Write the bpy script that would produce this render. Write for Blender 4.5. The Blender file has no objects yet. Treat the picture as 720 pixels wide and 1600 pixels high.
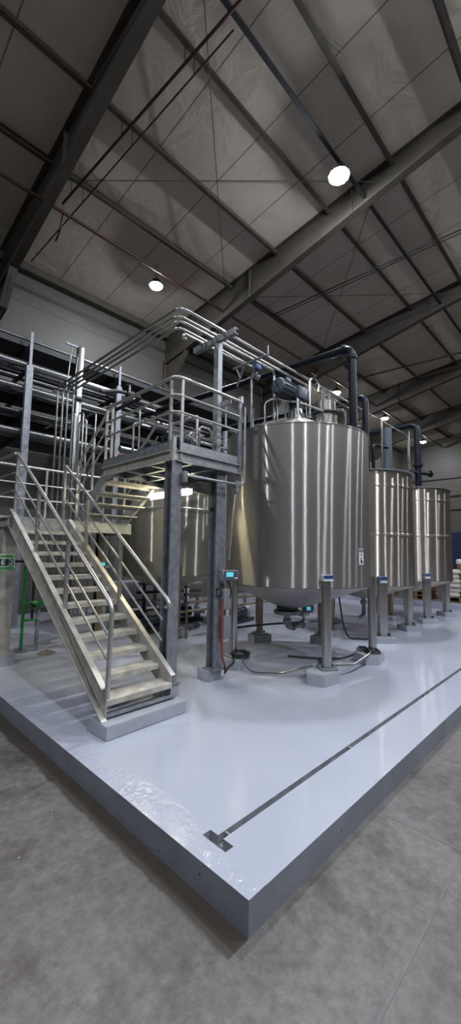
import bpy, bmesh, math, random
from mathutils import Vector, Matrix
random.seed(7)
K = 1.2                      # survey units -> metres
SC = bpy.context.scene
COL = SC.collection
rad = math.radians

# ------------------------------------------------------------------ materials
def nt(name):
    m = bpy.data.materials.new(name); m.use_nodes = True
    return m, m.node_tree.nodes, m.node_tree.links, m.node_tree.nodes['Principled BSDF']

def mat(name, col, rough=.5, metal=0., var=.0, scale=6., bump=0., stretch=(1, 1, 1), col2=None, rvar=0., spec=.5):
    m, n, l, b = nt(name)
    b.inputs['Base Color'].default_value = (*col, 1)
    b.inputs['Roughness'].default_value = rough
    b.inputs['Metallic'].default_value = metal
    b.inputs['Specular IOR Level'].default_value = spec
    if var or bump or rvar or col2:
        tc = n.new('ShaderNodeTexCoord'); mp = n.new('ShaderNodeMapping'); mp.inputs['Scale'].default_value = stretch
        no = n.new('ShaderNodeTexNoise'); no.inputs['Scale'].default_value = scale; no.inputs['Detail'].default_value = 6
        l.new(tc.outputs['Object'], mp.inputs['Vector']); l.new(mp.outputs[0], no.inputs['Vector'])
        if var or col2:
            r = n.new('ShaderNodeValToRGB'); l.new(no.outputs['Fac'], r.inputs['Fac'])
            c2 = col2 or tuple(c * (1 - var) for c in col)
            r.color_ramp.elements[0].position = .32; r.color_ramp.elements[1].position = .68
            r.color_ramp.elements[0].color = (*c2, 1); r.color_ramp.elements[1].color = (*col, 1)
            l.new(r.outputs[0], b.inputs['Base Color'])
        if rvar:
            mr = n.new('ShaderNodeMapRange'); mr.inputs['To Min'].default_value = max(0, rough - rvar); mr.inputs['To Max'].default_value = rough + rvar
            l.new(no.outputs['Fac'], mr.inputs['Value']); l.new(mr.outputs[0], b.inputs['Roughness'])
        if bump:
            bp = n.new('ShaderNodeBump'); bp.inputs['Strength'].default_value = bump; bp.inputs['Distance'].default_value = .02
            l.new(no.outputs['Fac'], bp.inputs['Height']); l.new(bp.outputs[0], b.inputs['Normal'])
    return m

def emit(name, col, s):
    m, n, l, b = nt(name)
    b.inputs['Base Color'].default_value = (*col, 1)
    b.inputs['Emission Color'].default_value = (*col, 1); b.inputs['Emission Strength'].default_value = s
    return m

def brushed(name, col, rough, share):
    """brushed sheet: a soft metal lobe mixed with a lobe that is narrow around the tank and long up it"""
    m, n, l, b = nt(name)
    b.inputs['Metallic'].default_value = 1; b.inputs['Base Color'].default_value = (*col, 1); b.inputs['Roughness'].default_value = rough
    g = n.new('ShaderNodeBsdfAnisotropic'); g.inputs['Color'].default_value = (*col, 1)
    g.inputs['Roughness'].default_value = .29; g.inputs['Anisotropy'].default_value = .83; g.inputs['Rotation'].default_value = 0
    tg = n.new('ShaderNodeTangent'); tg.direction_type = 'RADIAL'; tg.axis = 'Z'; l.new(tg.outputs[0], g.inputs['Tangent'])
    mx = n.new('ShaderNodeMixShader'); mx.inputs[0].default_value = share
    l.new(b.outputs[0], mx.inputs[1]); l.new(g.outputs[0], mx.inputs[2]); l.new(mx.outputs[0], n['Material Output'].inputs[0])
    tc = n.new('ShaderNodeTexCoord'); mp = n.new('ShaderNodeMapping'); mp.inputs['Scale'].default_value = (1.2, 1.2, 40)
    no = n.new('ShaderNodeTexNoise'); no.inputs['Scale'].default_value = 3; no.inputs['Detail'].default_value = 5
    l.new(tc.outputs['Object'], mp.inputs[0]); l.new(mp.outputs[0], no.inputs['Vector'])
    mr = n.new('ShaderNodeMapRange'); mr.inputs['To Min'].default_value = rough - .04; mr.inputs['To Max'].default_value = rough + .04
    l.new(no.outputs['Fac'], mr.inputs['Value']); l.new(mr.outputs[0], b.inputs['Roughness'])
    # faint plate waviness so that reflections wobble
    no2 = n.new('ShaderNodeTexNoise'); no2.inputs['Scale'].default_value = 2.2; no2.inputs['Detail'].default_value = 2
    l.new(tc.outputs['Object'], no2.inputs['Vector'])
    bp = n.new('ShaderNodeBump'); bp.inputs['Strength'].default_value = .05; bp.inputs['Distance'].default_value = .05
    l.new(no2.outputs['Fac'], bp.inputs['Height']); l.new(bp.outputs[0], b.inputs['Normal']); l.new(bp.outputs[0], g.inputs['Normal'])
    return m

M = {}
M['steel'] = brushed('stainless_brushed', (.385, .365, .355), .52, .5)
M['steel2'] = brushed('stainless_polished', (.48, .435, .39), .44, .75)
M['steel_olive'] = brushed('stainless_olive_lit', (.44, .42, .35), .5, .5)  # olive cast of the tube light put into the base colour
M['tube'] = mat('stainless_tube', (.50, .50, .49), .24, 1, rvar=.06, scale=9)
M['galv'] = mat('galvanised_steel', (.42, .43, .455), .45, .55, var=.3, scale=14, rvar=.1)
M['galv_dark'] = mat('weathered_galvanised_steel', (.31, .325, .36), .48, .55, var=.35, scale=12, rvar=.1)
M['stair'] = mat('worn_stair_steel', (.52, .495, .46), .5, .4, var=.3, scale=9, rvar=.1)
M['tread'] = mat('worn_tread_plate', (.60, .56, .50), .6, .15, scale=9, col2=(.36, .335, .305), bump=.15)
M['rail'] = mat('handrail_tube', (.50, .485, .46), .38, .7, var=.2, scale=18)
M['rackpipe'] = mat('rack_pipe_steel', (.13, .133, .14), .25, .9, var=.3, scale=5)
M['insul'] = mat('pipe_cladding', (.27, .275, .285), .28, .9, var=.15, scale=4)
M['dark'] = mat('dark_steel', (.045, .047, .052), .5, .4, var=.3, scale=8)
M['black_pipe'] = mat('navy_black_pipe', (.006, .009, .016), .36, 0, spec=.25)
M['blue_grey'] = mat('blue_grey_paint', (.10, .125, .15), .4, .2, var=.15)
M['motor_paint'] = mat('motor_grey_paint', (.11, .14, .17), .4, .3, var=.2, scale=10)
M['navy_motor'] = mat('navy_motor_paint', (.02, .03, .05), .35, .2)
M['pad'] = mat('painted_pad_grey', (.36, .38, .43), .35, 0, var=.12, scale=5, bump=.15)
M['rubber'] = mat('black_cable', (.012, .012, .013), .5)
M['red_conduit'] = mat('red_conduit', (.22, .045, .035), .45)
M['red_pipe'] = mat('dark_red_pipe', (.060, .016, .013), .55, 0, var=.3, scale=6)
M['box_grey'] = mat('junction_box_grey', (.20, .205, .22), .45, 0)
M['white_paint'] = mat('white_label', (.72, .73, .75), .5)
M['label_blue'] = mat('blue_label', (.02, .06, .22), .4)
M['ink'] = mat('black_ink', (.012, .012, .014), .5)
M['green'] = mat('green_paint', (.02, .24, .06), .4, 0, var=.2)
M['sign_pale'] = mat('pale_green_sign', (.50, .76, .50), .5)
M['sign_green'] = mat('sign_green', (.08, .30, .12), .5)
M['sign_dark'] = mat('sign_dark_green', (.006, .035, .016), .5)
M['orange'] = mat('copper_coil', (.55, .20, .08), .35, .6)
M['wood'] = mat('pallet_wood', (.30, .15, .075), .7, 0, var=.4, scale=5, stretch=(1, 8, 8))
M['burlap'] = mat('grey_brown_sack', (.22, .195, .175), .8, 0, var=.3, scale=9, bump=.4)
M['bag'] = mat('white_sack', (.62, .60, .56), .7, 0, var=.2, scale=7, bump=.4)
M['white_drum'] = mat('white_plastic', (.75, .75, .74), .4)
M['navy_door'] = mat('navy_sheet', (.012, .025, .075), .45, 0, var=.2)
M['brown_lit'] = mat('brown_yellow_lit_steel', (.33, .28, .20), .35, .8, var=.2)  # yellow lamplight on the low pipes put into the colour; rear legs share it
M['cab'] = mat('lilac_grey_cabinet', (.50, .51, .58), .4, 0, var=.1)
M['screen'] = emit('cyan_display', (.10, .55, .65), .30)
M['lamp'] = emit('cool_led', (.88, .94, 1.0), 520)
M['lamp_side'] = emit('cool_led_dimmer', (.9, .95, 1.0), 230)
M['lamp_far'] = emit('cool_led_far', (.9, .95, 1.0), 260)
M['lamp_low'] = emit('neutral_led', (.95, .97, 1.0), 14)
M['tube_lamp'] = emit('warm_tube', (1.0, .95, .62), 40)
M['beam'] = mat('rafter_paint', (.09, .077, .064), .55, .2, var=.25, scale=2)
M['purlin'] = mat('purlin_paint', (.088, .076, .064), .55, .2, var=.2, scale=3)

def mat_slab():
    m, n, l, b = nt('epoxy_lilac_grey')
    tc = n.new('ShaderNodeTexCoord')
    no = n.new('ShaderNodeTexNoise'); no.inputs['Scale'].default_value = .9; no.inputs['Detail'].default_value = 5
    l.new(tc.outputs['Object'], no.inputs['Vector'])
    r = n.new('ShaderNodeValToRGB'); r.color_ramp.elements[0].position = .3; r.color_ramp.elements[1].position = .7
    r.color_ramp.elements[0].color = (.41, .425, .515, 1); r.color_ramp.elements[1].color = (.445, .46, .55, 1)
    l.new(no.outputs['Fac'], r.inputs['Fac']); l.new(r.outputs[0], b.inputs['Base Color'])
    b.inputs['Roughness'].default_value = .12
    b.inputs['Coat Weight'].default_value = .4; b.inputs['Coat Roughness'].default_value = .08
    # gentle waviness everywhere, crumpled coating along the left kerb
    sx = n.new('ShaderNodeSeparateXYZ'); l.new(tc.outputs['Object'], sx.inputs[0])
    mr = n.new('ShaderNodeMapRange'); mr.inputs['From Min'].default_value = .26; mr.inputs['From Max'].default_value = .16
    mr.inputs['To Min'].default_value = .03; mr.inputs['To Max'].default_value = 1.0
    l.new(sx.outputs['X'], mr.inputs['Value'])
    n2 = n.new('ShaderNodeTexNoise'); n2.inputs['Scale'].default_value = 16; n2.inputs['Detail'].default_value = 3
    l.new(tc.outputs['Object'], n2.inputs['Vector'])
    bp = n.new('ShaderNodeBump'); bp.inputs['Distance'].default_value = .012
    l.new(mr.outputs[0], bp.inputs['Strength']); l.new(n2.outputs['Fac'], bp.inputs['Height']); l.new(bp.outputs[0], b.inputs['Normal'])
    return m
M['slab'] = mat_slab()
M['slab_side'] = mat('slab_side_paint', (.225, .24, .285), .6, 0, scale=3.5, col2=(.185, .195, .225), bump=.25)
def pits(m):
    n, l = m.node_tree.nodes, m.node_tree.links; b = n['Principled BSDF']; src = b.inputs['Base Color'].links[0].from_socket
    tc = n.new('ShaderNodeTexCoord'); v = n.new('ShaderNodeTexVoronoi'); v.inputs['Scale'].default_value = 11; l.new(tc.outputs['Object'], v.inputs['Vector'])
    r = n.new('ShaderNodeValToRGB'); r.color_ramp.elements[0].position = .07; r.color_ramp.elements[1].position = .11
    r.color_ramp.elements[0].color = (.25, .25, .25, 1); r.color_ramp.elements[1].color = (1, 1, 1, 1); l.new(v.outputs['Distance'], r.inputs['Fac'])
    x = n.new('ShaderNodeMix'); x.data_type = 'RGBA'; x.blend_type = 'MULTIPLY'; x.inputs[0].default_value = 1
    l.new(src, x.inputs[6]); l.new(r.outputs[0], x.inputs[7]); l.new(x.outputs[2], b.inputs['Base Color'])
pits(M['slab_side'])
M['channel'] = mat('drain_channel_steel', (.30, .31, .34), .5, .0, var=.4, scale=12)

def mat_floor():
    m, n, l, b = nt('worn_concrete')
    tc = n.new('ShaderNodeTexCoord')
    def noise(s, d=6, w=.6):
        k = n.new('ShaderNodeTexNoise'); k.inputs['Scale'].default_value = s; k.inputs['Detail'].default_value = d
        k.inputs['Roughness'].default_value = w; l.new(tc.outputs['Object'], k.inputs['Vector']); return k
    def ramp(src, p0, c0, p1, c1):
        r = n.new('ShaderNodeValToRGB'); r.color_ramp.elements[0].position = p0; r.color_ramp.elements[1].position = p1
        r.color_ramp.elements[0].color = (*c0, 1); r.color_ramp.elements[1].color = (*c1, 1); l.new(src, r.inputs['Fac']); return r
    def mix(a, bb, f, mode='MIX'):
        x = n.new('ShaderNodeMix'); x.data_type = 'RGBA'; x.blend_type = mode
        l.new(a, x.inputs[6]); l.new(bb, x.inputs[7])
        if isinstance(f, float): x.inputs[0].default_value = f
        else: l.new(f, x.inputs[0])
        return x.outputs[2]
    big = ramp(noise(1.1).outputs['Fac'], .30, (.108, .097, .094), .70, (.176, .165, .164))
    fine = ramp(noise(13, 8, .75).outputs['Fac'], .28, (.55, .55, .55), .75, (1.3, 1.3, 1.3))
    c = mix(big.outputs[0], fine.outputs[0], 1.0, 'MULTIPLY')
    st1 = ramp(noise(2.6, 7, .7).outputs['Fac'], .50, (1, 1, 1), .66, (.62, .56, .52)); c = mix(c, st1.outputs[0], 1.0, 'MULTIPLY')
    st2 = ramp(noise(3.7, 9, .75).outputs['Fac'], .30, (1.45, 1.42, 1.38), .44, (1, 1, 1)); c = mix(c, st2.outputs[0], 1.0, 'MULTIPLY')
    # pale specks
    v = n.new('ShaderNodeTexVoronoi'); v.inputs['Scale'].default_value = 5.5; l.new(tc.outputs['Object'], v.inputs['Vector'])
    sp = ramp(v.outputs['Distance'], .02, (1, 1, 1), .035, (0, 0, 0))
    spn = ramp(noise(2.3, 2).outputs['Fac'], .56, (0, 0, 0), .6, (1, 1, 1))
    mm = n.new('ShaderNodeMath'); mm.operation = 'MULTIPLY'; l.new(sp.outputs[0], mm.inputs[0]); l.new(spn.outputs[0], mm.inputs[1])
    wh = n.new('ShaderNodeRGB'); wh.outputs[0].default_value = (.5, .49, .48, 1)
    c = mix(c, wh.outputs[0], mm.outputs[0])
    # brown grime band along the plinth's left foot, width wandering
    sx = n.new('ShaderNodeSeparateXYZ'); l.new(tc.outputs['Object'], sx.inputs[0])
    wob = noise(2.2, 4); ad = n.new('ShaderNodeMath'); ad.operation = 'MULTIPLY_ADD'
    l.new(wob.outputs['Fac'], ad.inputs[0]); ad.inputs[1].default_value = .12; l.new(sx.outputs['X'], ad.inputs[2])
    g = ramp(ad.outputs[0], 0, (0, 0, 0), 1, (1, 1, 1))
    mr = n.new('ShaderNodeMapRange'); mr.inputs['From Min'].default_value = -.095; mr.inputs['From Max'].default_value = -.07
    l.new(ad.outputs[0], mr.inputs['Value'])
    my = n.new('ShaderNodeMath'); my.operation = 'GREATER_THAN'; my.inputs[1].default_value = .0; l.new(sx.outputs['Y'], my.inputs[0])
    mu = n.new('ShaderNodeMath'); mu.operation = 'MULTIPLY'; l.new(mr.outputs[0], mu.inputs[0]); l.new(my.outputs[0], mu.inputs[1])
    m2 = n.new('ShaderNodeMath'); m2.operation = 'MULTIPLY'; l.new(mu.outputs[0], m2.inputs[0]); m2.inputs[1].default_value = .9
    br = n.new('ShaderNodeRGB'); br.outputs[0].default_value = (.038, .029, .022, 1)
    c = mix(c, br.outputs[0], m2.outputs[0])
    l.new(c, b.inputs['Base Color'])
    b.inputs['Roughness'].default_value = .62
    bp = n.new('ShaderNodeBump'); bp.inputs['Strength'].default_value = .25; bp.inputs['Distance'].default_value = .01
    l.new(noise(22, 6).outputs['Fac'], bp.inputs['Height']); l.new(bp.outputs[0], b.inputs['Normal'])
    return m
M['floor'] = mat_floor()
M['joint'] = mat('joint_filler', (.17, .165, .165), .7, 0, var=.3, scale=9)

def mat_lines(name, c0, c1, line, axis, period, width, rough=.7, bump=.0, nscale=1.2, slope=None):
    """plain sheet with thin seams every `period` metres along `axis` (object space)"""
    m, n, l, b = nt(name)
    tc = n.new('ShaderNodeTexCoord')
    no = n.new('ShaderNodeTexNoise'); no.inputs['Scale'].default_value = nscale; no.inputs['Detail'].default_value = 5
    l.new(tc.outputs['Object'], no.inputs['Vector'])
    r = n.new('ShaderNodeValToRGB'); r.color_ramp.elements[0].position = .3; r.color_ramp.elements[1].position = .7
    r.color_ramp.elements[0].color = (*c0, 1); r.color_ramp.elements[1].color = (*c1, 1); l.new(no.outputs['Fac'], r.inputs['Fac'])
    sx = n.new('ShaderNodeSeparateXYZ'); l.new(tc.outputs['Object'], sx.inputs[0])
    a = n.new('ShaderNodeMath'); a.operation = 'DIVIDE'; a.inputs[1].default_value = period; l.new(sx.outputs[axis], a.inputs[0])
    f = n.new('ShaderNodeMath'); f.operation = 'FRACT'; l.new(a.outputs[0], f.inputs[0])
    t = n.new('ShaderNodeMath'); t.operation = 'LESS_THAN'; t.inputs[1].default_value = width / period; l.new(f.outputs[0], t.inputs[0])
    x = n.new('ShaderNodeMix'); x.data_type = 'RGBA'; l.new(t.outputs[0], x.inputs[0]); l.new(r.outputs[0], x.inputs[6]); x.inputs[7].default_value = (*line, 1)
    l.new(x.outputs[2], b.inputs['Base Color']); b.inputs['Roughness'].default_value = rough
    if bump:
        w = n.new('ShaderNodeTexNoise'); w.inputs['Scale'].default_value = 1.6; w.inputs['Detail'].default_value = 4; w.inputs['Distortion'].default_value = 1.0
        l.new(tc.outputs['Object'], w.inputs['Vector'])
        bp = n.new('ShaderNodeBump'); bp.inputs['Strength'].default_value = bump; bp.inputs['Distance'].default_value = .12
        l.new(w.outputs['Fac'], bp.inputs['Height']); l.new(bp.outputs[0], b.inputs['Normal'])
    return m
M['ceiling'] = mat_lines('roof_lining', (.57, .505, .425), (.63, .56, .47), (.24, .21, .175), 'X', 1.5, .03, .75, .35)
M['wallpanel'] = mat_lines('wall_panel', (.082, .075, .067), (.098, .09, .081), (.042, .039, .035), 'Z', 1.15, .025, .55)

# ------------------------------------------------------------------ mesh builder
def basis(d):
    d = d.normalized(); h = Vector((0, 0, 1)) if abs(d.z) < .95 else Vector((1, 0, 0))
    a = d.cross(h).normalized(); return a, a.cross(d).normalized()

class MB:
    def __init__(s): s.bm = bmesh.new()
    def quad_ring(s, rings, closed=True, cap=(True, True)):
        vs = [[s.bm.verts.new(p) for p in r] for r in rings]
        n = len(vs[0])
        for a, b in zip(vs, vs[1:]):
            for i in range(n if closed else n - 1):
                j = (i + 1) % n
                try: s.bm.faces.new((a[i], a[j], b[j], b[i]))
                except ValueError: pass
        if cap[0]: s.bm.faces.new(list(reversed(vs[0])))
        if cap[1]: s.bm.faces.new(vs[-1])
        return s
    def box(s, lo, hi, rz=0, piv=None):
        (x0, y0, z0), (x1, y1, z1) = lo, hi
        pts = [(x0, y0), (x1, y0), (x1, y1), (x0, y1)]
        if rz:
            px, py = piv or ((x0 + x1) / 2, (y0 + y1) / 2); c, k = math.cos(rz), math.sin(rz)
            pts = [(px + (x - px) * c - (y - py) * k, py + (x - px) * k + (y - py) * c) for x, y in pts]
        return s.quad_ring([[Vector((x, y, z)) for x, y in pts] for z in (z0, z1)])
    def bbox(s, lo, hi, bev=.008, rz=0):
        b0 = set(s.bm.edges); s.box(lo, hi, rz)
        es = [e for e in s.bm.edges if e not in b0]
        bmesh.ops.bevel(s.bm, geom=es, offset=bev, segments=2, affect='EDGES', profile=.5)
        return s
    def bar(s, p0, p1, w, h, up=(0, 0, 1)):
        """rectangular bar from p0 to p1; w sideways, h along `up`"""
        p0, p1 = Vector(p0), Vector(p1); d = (p1 - p0).normalized(); u = Vector(up)
        side = d.cross(u)
        if side.length < 1e-4: side = d.cross(Vector((1, 0, 0)))
        side.normalize(); u = side.cross(d).normalized()
        o = [(-w / 2, -h / 2), (w / 2, -h / 2), (w / 2, h / 2), (-w / 2, h / 2)]
        return s.quad_ring([[p + side * a + u * b for a, b in o] for p in (p0, p1)])
    def cyl(s, p0, p1, r0, r1=None, seg=20, cap=(True, True)):
        p0, p1 = Vector(p0), Vector(p1); r1 = r0 if r1 is None else r1; a, b = basis(p1 - p0)
        cs = [(math.cos(2 * math.pi * i / seg), math.sin(2 * math.pi * i / seg)) for i in range(seg)]
        return s.quad_ring([[p + (a * c + b * k) * r for c, k in cs] for p, r in ((p0, r0), (p1, r1))], cap=cap)
    def tube(s, pts, r, seg=10, bend=None, nb=6):
        pts = [Vector(p) for p in pts]; bend = bend if bend is not None else r * 2.2
        path = [pts[0]]
        for a, b, c in zip(pts, pts[1:], pts[2:]):
            d0, d1 = (a - b), (c - b); L = min(bend, d0.length * .49, d1.length * .49)
            if L < 1e-4: path.append(b); continue
            q0, q1 = b + d0.normalized() * L, b + d1.normalized() * L
            for i in range(nb + 1):
                t = i / nb; path.append(q0 * (1 - t) ** 2 + b * 2 * t * (1 - t) + q1 * t * t)
        path.append(pts[-1])
        cl = [path[0]]
        for p in path[1:]:
            if (p - cl[-1]).length > 1e-5: cl.append(p)
        path = cl
        cs = [(math.cos(2 * math.pi * i / seg), math.sin(2 * math.pi * i / seg)) for i in range(seg)]
        t = (path[1] - path[0]).normalized(); a, b = basis(t); rings = []
        for i, p in enumerate(path):
            t2 = (path[min(i + 1, len(path) - 1)] - path[max(i - 1, 0)]).normalized()
            q = t.rotation_difference(t2); a = q @ a; b = q @ b; t = t2
            rings.append([p + (a * c + b * k) * r for c, k in cs])
        return s.quad_ring(rings)
    def lathe(s, prof, c, seg=64, cap=(False, False)):
        """prof: list of (r, z), around a vertical axis at c=(x, y)"""
        rings = [[Vector((c[0] + r * math.cos(2 * math.pi * i / seg), c[1] + r * math.sin(2 * math.pi * i / seg), z)) for i in range(seg)] for r, z in prof]
        return s.quad_ring(rings, cap=cap)
    def prism(s, poly, axis, t0, t1):
        """polygon in the plane normal to `axis` ('x': (y,z), 'y': (x,z), 'z': (x,y)) extruded t0..t1"""
        f = {'x': lambda p, t: Vector((t, p[0], p[1])), 'y': lambda p, t: Vector((p[0], t, p[1])), 'z': lambda p, t: Vector((p[0], p[1], t))}[axis]
        return s.quad_ring([[f(p, t) for p in poly] for t in (t0, t1)])
    def torus(s, c, R, r, ax='z', seg=32, a0=0, a1=2 * math.pi):
        n = seg; full = abs(a1 - a0 - 2 * math.pi) < 1e-6
        pts = []
        for i in range(n + 1):
            a = a0 + (a1 - a0) * i / n; u, v = R * math.cos(a), R * math.sin(a)
            pts.append({'z': (c[0] + u, c[1] + v, c[2]), 'x': (c[0], c[1] + u, c[2] + v), 'y': (c[0] + u, c[1], c[2] + v)}[ax])
        return s.tube(pts, r, 8, bend=0)
    def build(s, name, m, parent=None, smooth=35):
        bm = s.bm
        bmesh.ops.recalc_face_normals(bm, faces=bm.faces)
        off = parent_world(parent) if parent else Vector((0, 0, 0))
        for v in bm.verts: v.co = v.co * K - off
        me = bpy.data.meshes.new(name); bm.to_mesh(me); bm.free()
        if smooth:
            for p in me.polygons: p.use_smooth = True
            me.set_sharp_from_angle(angle=rad(smooth))
        me.materials.append(m if not isinstance(m, str) else M[m])
        o = bpy.data.objects.new(name, me); COL.objects.link(o)
        if parent: o.parent = parent
        return o

def parent_world(p):
    v = Vector((0, 0, 0))
    while p is not None: v += p.location; p = p.parent
    return v
def thing(name, label, cat, loc=(0, 0, 0), group=None):
    o = bpy.data.objects.new(name, None); COL.objects.link(o); o.empty_display_size = .1
    o.location = Vector(loc) * K; o['label'] = label; o['category'] = cat
    if group: o['group'] = group
    return o
def tag(o, label, cat, group=None):
    o['label'] = label; o['category'] = cat
    if group: o['group'] = group
    return o
def struct(o, label=None):
    o['kind'] = 'structure'
    if label: o['label'] = label
    return o
def isect(mb, p0, p1, w, d, tf=.012, tw=.01, ax='y'):
    """I-section post along z from p0 to p1 (p = (x,y)); flanges normal to `ax`"""
    (x, y), z0, z1 = p0, p1[0], p1[1]
    if ax == 'y':
        mb.box((x - w / 2, y - d / 2, z0), (x + w / 2, y - d / 2 + tf, z1)); mb.box((x - w / 2, y + d / 2 - tf, z0), (x + w / 2, y + d / 2, z1))
        mb.box((x - tw / 2, y - d / 2 + tf, z0), (x + tw / 2, y + d / 2 - tf, z1))
    else:
        mb.box((x - d / 2, y - w / 2, z0), (x - d / 2 + tf, y + w / 2, z1)); mb.box((x + d / 2 - tf, y - w / 2, z0), (x + d / 2, y + w / 2, z1))
        mb.box((x - d / 2 + tf, y - tw / 2, z0), (x + d / 2 - tf, y + tw / 2, z1))
    return mb

S = .144                      # top of the raised plinth
PT = .27                      # top of the leg pads
YW, XE = 9.1, 25.7            # back wall, far end wall
XL, YF = -9.0, -21.0
YR = -6.0                     # ridge
def zr(y):
    return 8.82 + .122 * (6.1 - y) if y >= YR else 8.82 + .122 * (6.1 - YR) - .122 * (YR - y)

# ------------------------------------------------------------------ shell of the hall
fl = MB().box((XL, YF, -.2), (XE, YW, 0)).build('floor', 'floor', smooth=0); struct(fl, 'worn grey concrete hall floor with stains and pale specks')
for i, (a, b) in enumerate((((1.19, -.02, 0), (1.23, -9, 0)), ((1.2, -.5, 0), (-9, -.52, 0)), ((6.2, -.02, 0), (6.24, -9, 0)))):
    if i == 1: a, b = (1.10, -.50, 0), (-.9, -.52, 0)
    j = MB().bar(Vector(a) + Vector((0, 0, .0005)), Vector(b) + Vector((0, 0, .0005)), .012, .002).build('floor_joint', 'joint', smooth=0)
    struct(j)
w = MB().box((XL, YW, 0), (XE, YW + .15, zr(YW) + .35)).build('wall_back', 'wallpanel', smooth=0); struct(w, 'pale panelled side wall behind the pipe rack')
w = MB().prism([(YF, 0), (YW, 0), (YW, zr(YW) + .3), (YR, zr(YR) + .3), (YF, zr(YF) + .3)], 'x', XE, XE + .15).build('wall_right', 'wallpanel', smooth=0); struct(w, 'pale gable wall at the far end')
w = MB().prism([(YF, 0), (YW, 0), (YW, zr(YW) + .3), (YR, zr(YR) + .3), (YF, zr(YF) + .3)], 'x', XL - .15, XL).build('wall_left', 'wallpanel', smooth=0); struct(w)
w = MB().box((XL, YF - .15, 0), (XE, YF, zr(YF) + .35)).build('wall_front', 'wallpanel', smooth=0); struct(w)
c = MB().prism([(YW, zr(YW) + .12), (YR, zr(YR) + .12), (YF, zr(YF) + .12), (YF, zr(YF) + .3), (YR, zr(YR) + .3), (YW, zr(YW) + .3)], 'x', XL, XE).build('ceiling', 'ceiling', smooth=0)
struct(c, 'pale insulated roof lining with thin seams')

# rafters: tapered I-sections with a deep knee at the back wall
RX = [1.15, 6.05, 10.97, 15.9, 20.8]
for x in RX + [-3.75]:
    b = MB()
    ys = [9.08, 8.3, 7.4, 5.4, 2.5, .4, -2, YR]
    dp = [1.0, .98, .95, .80, .58, .44, .46, .5]
    top = [(y, zr(y) + .10) for y in ys]; bot = [(y, zr(y) + .10 - d) for y, d in zip(ys, dp)]
    b.prism(top + bot[::-1], 'x', x - .012, x + .012)
    for line in (top, bot):
        sgn = -.022
        for p, q in zip(line, line[1:]): b.bar((x, p[0], p[1] + .011), (x, q[0], q[1] + .011), .17, .022)
    for y, d in ((5.4, .8), (2.5, .58)): b.box((x - .08, y - .012, zr(y) + .1 - d), (x + .08, y + .012, zr(y) + .08))
    # far side of the ridge
    b.prism([(YR, zr(YR) + .1), (YR, zr(YR) - .4), (YF, zr(YF) - .7), (YF, zr(YF) + .1)], 'x', x - .012, x + .012)
    b.bar((x, YR, zr(YR) - .4), (x, YF, zr(YF) - .7), .17, .022)
    # knee bracket tapering down the wall
    b.prism([(9.08, zr(9.08) - .8), (7.95, zr(7.95) - .8), (8.1, 7.55), (8.55, 7.05), (8.75, 6.95), (9.08, 6.95)], 'x', x - .012, x + .012)
    b.bar((x, 7.95, 7.78), (x, 8.55, 7.05), .17, .022); b.bar((x, 8.55, 7.05), (x, 9.08, 6.95), .17, .022)
    b.box((x - .085, 9.0, 0), (x + .085, 9.09, 7.7))
    struct(b.build('ceiling_rafter', 'beam', smooth=0), 'tapered steel roof rafter')
for y in (6.1, 4.56, 3.07, 1.65, .24, -1.2, -2.65, -4.1, -5.6):
    b = MB(); z = zr(y)
    b.box((XL, y - .006, z - .04), (XE, y + .006, z + .12)); b.box((XL, y - .075, z - .045), (XE, y + .006, z - .035)); b.box((XL, y - .006, z + .11), (XE, y + .075, z + .12))
    struct(b.build('ceiling_purlin', 'purlin', smooth=0), 'steel purlin running the length of the roof')
for y in (9.02,):
    b = MB(); z = zr(y); b.box((XL, y - .14, z - .06), (XE, y - .12, z + .14)); b.box((XL, y - .14, z - .07), (XE, y + .06, z - .05))
    struct(b.build('ceiling_eave_beam', 'purlin', smooth=0), 'deep eave beam where roof meets back wall')
b = MB(); b.box((XE - .12, YF, 7.55), (XE - .02, YW, 7.75)); b.box((XE - .2, YF, 7.54), (XE - .02, YW, 7.56))
b.bm.clear(); b.bar((XE - .1, YW, zr(YW) - .02), (XE - .1, YR, zr(YR) - .02), .14, .26)
struct(b.build('ceiling_gable_beam', 'purlin', smooth=0), 'dark beam along the top of the gable wall')

# thin roof bracing rods
br = 0
for x0, x1, y0, y1 in ((1.2, 6.0, 6.3, 2.0), (1.2, 6.0, 2.0, 6.3), (6.1, 10.9, 6.3, 2.0), (6.1, 10.9, 2.0, 6.3)):
    o = MB().tube([(x0, y0, zr(y0) - .12), (x1, y1, zr(y1) - .12)], .008, 6).build('ceiling_brace_rod', 'purlin'); struct(o, 'thin diagonal bracing rod under the roof')

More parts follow.
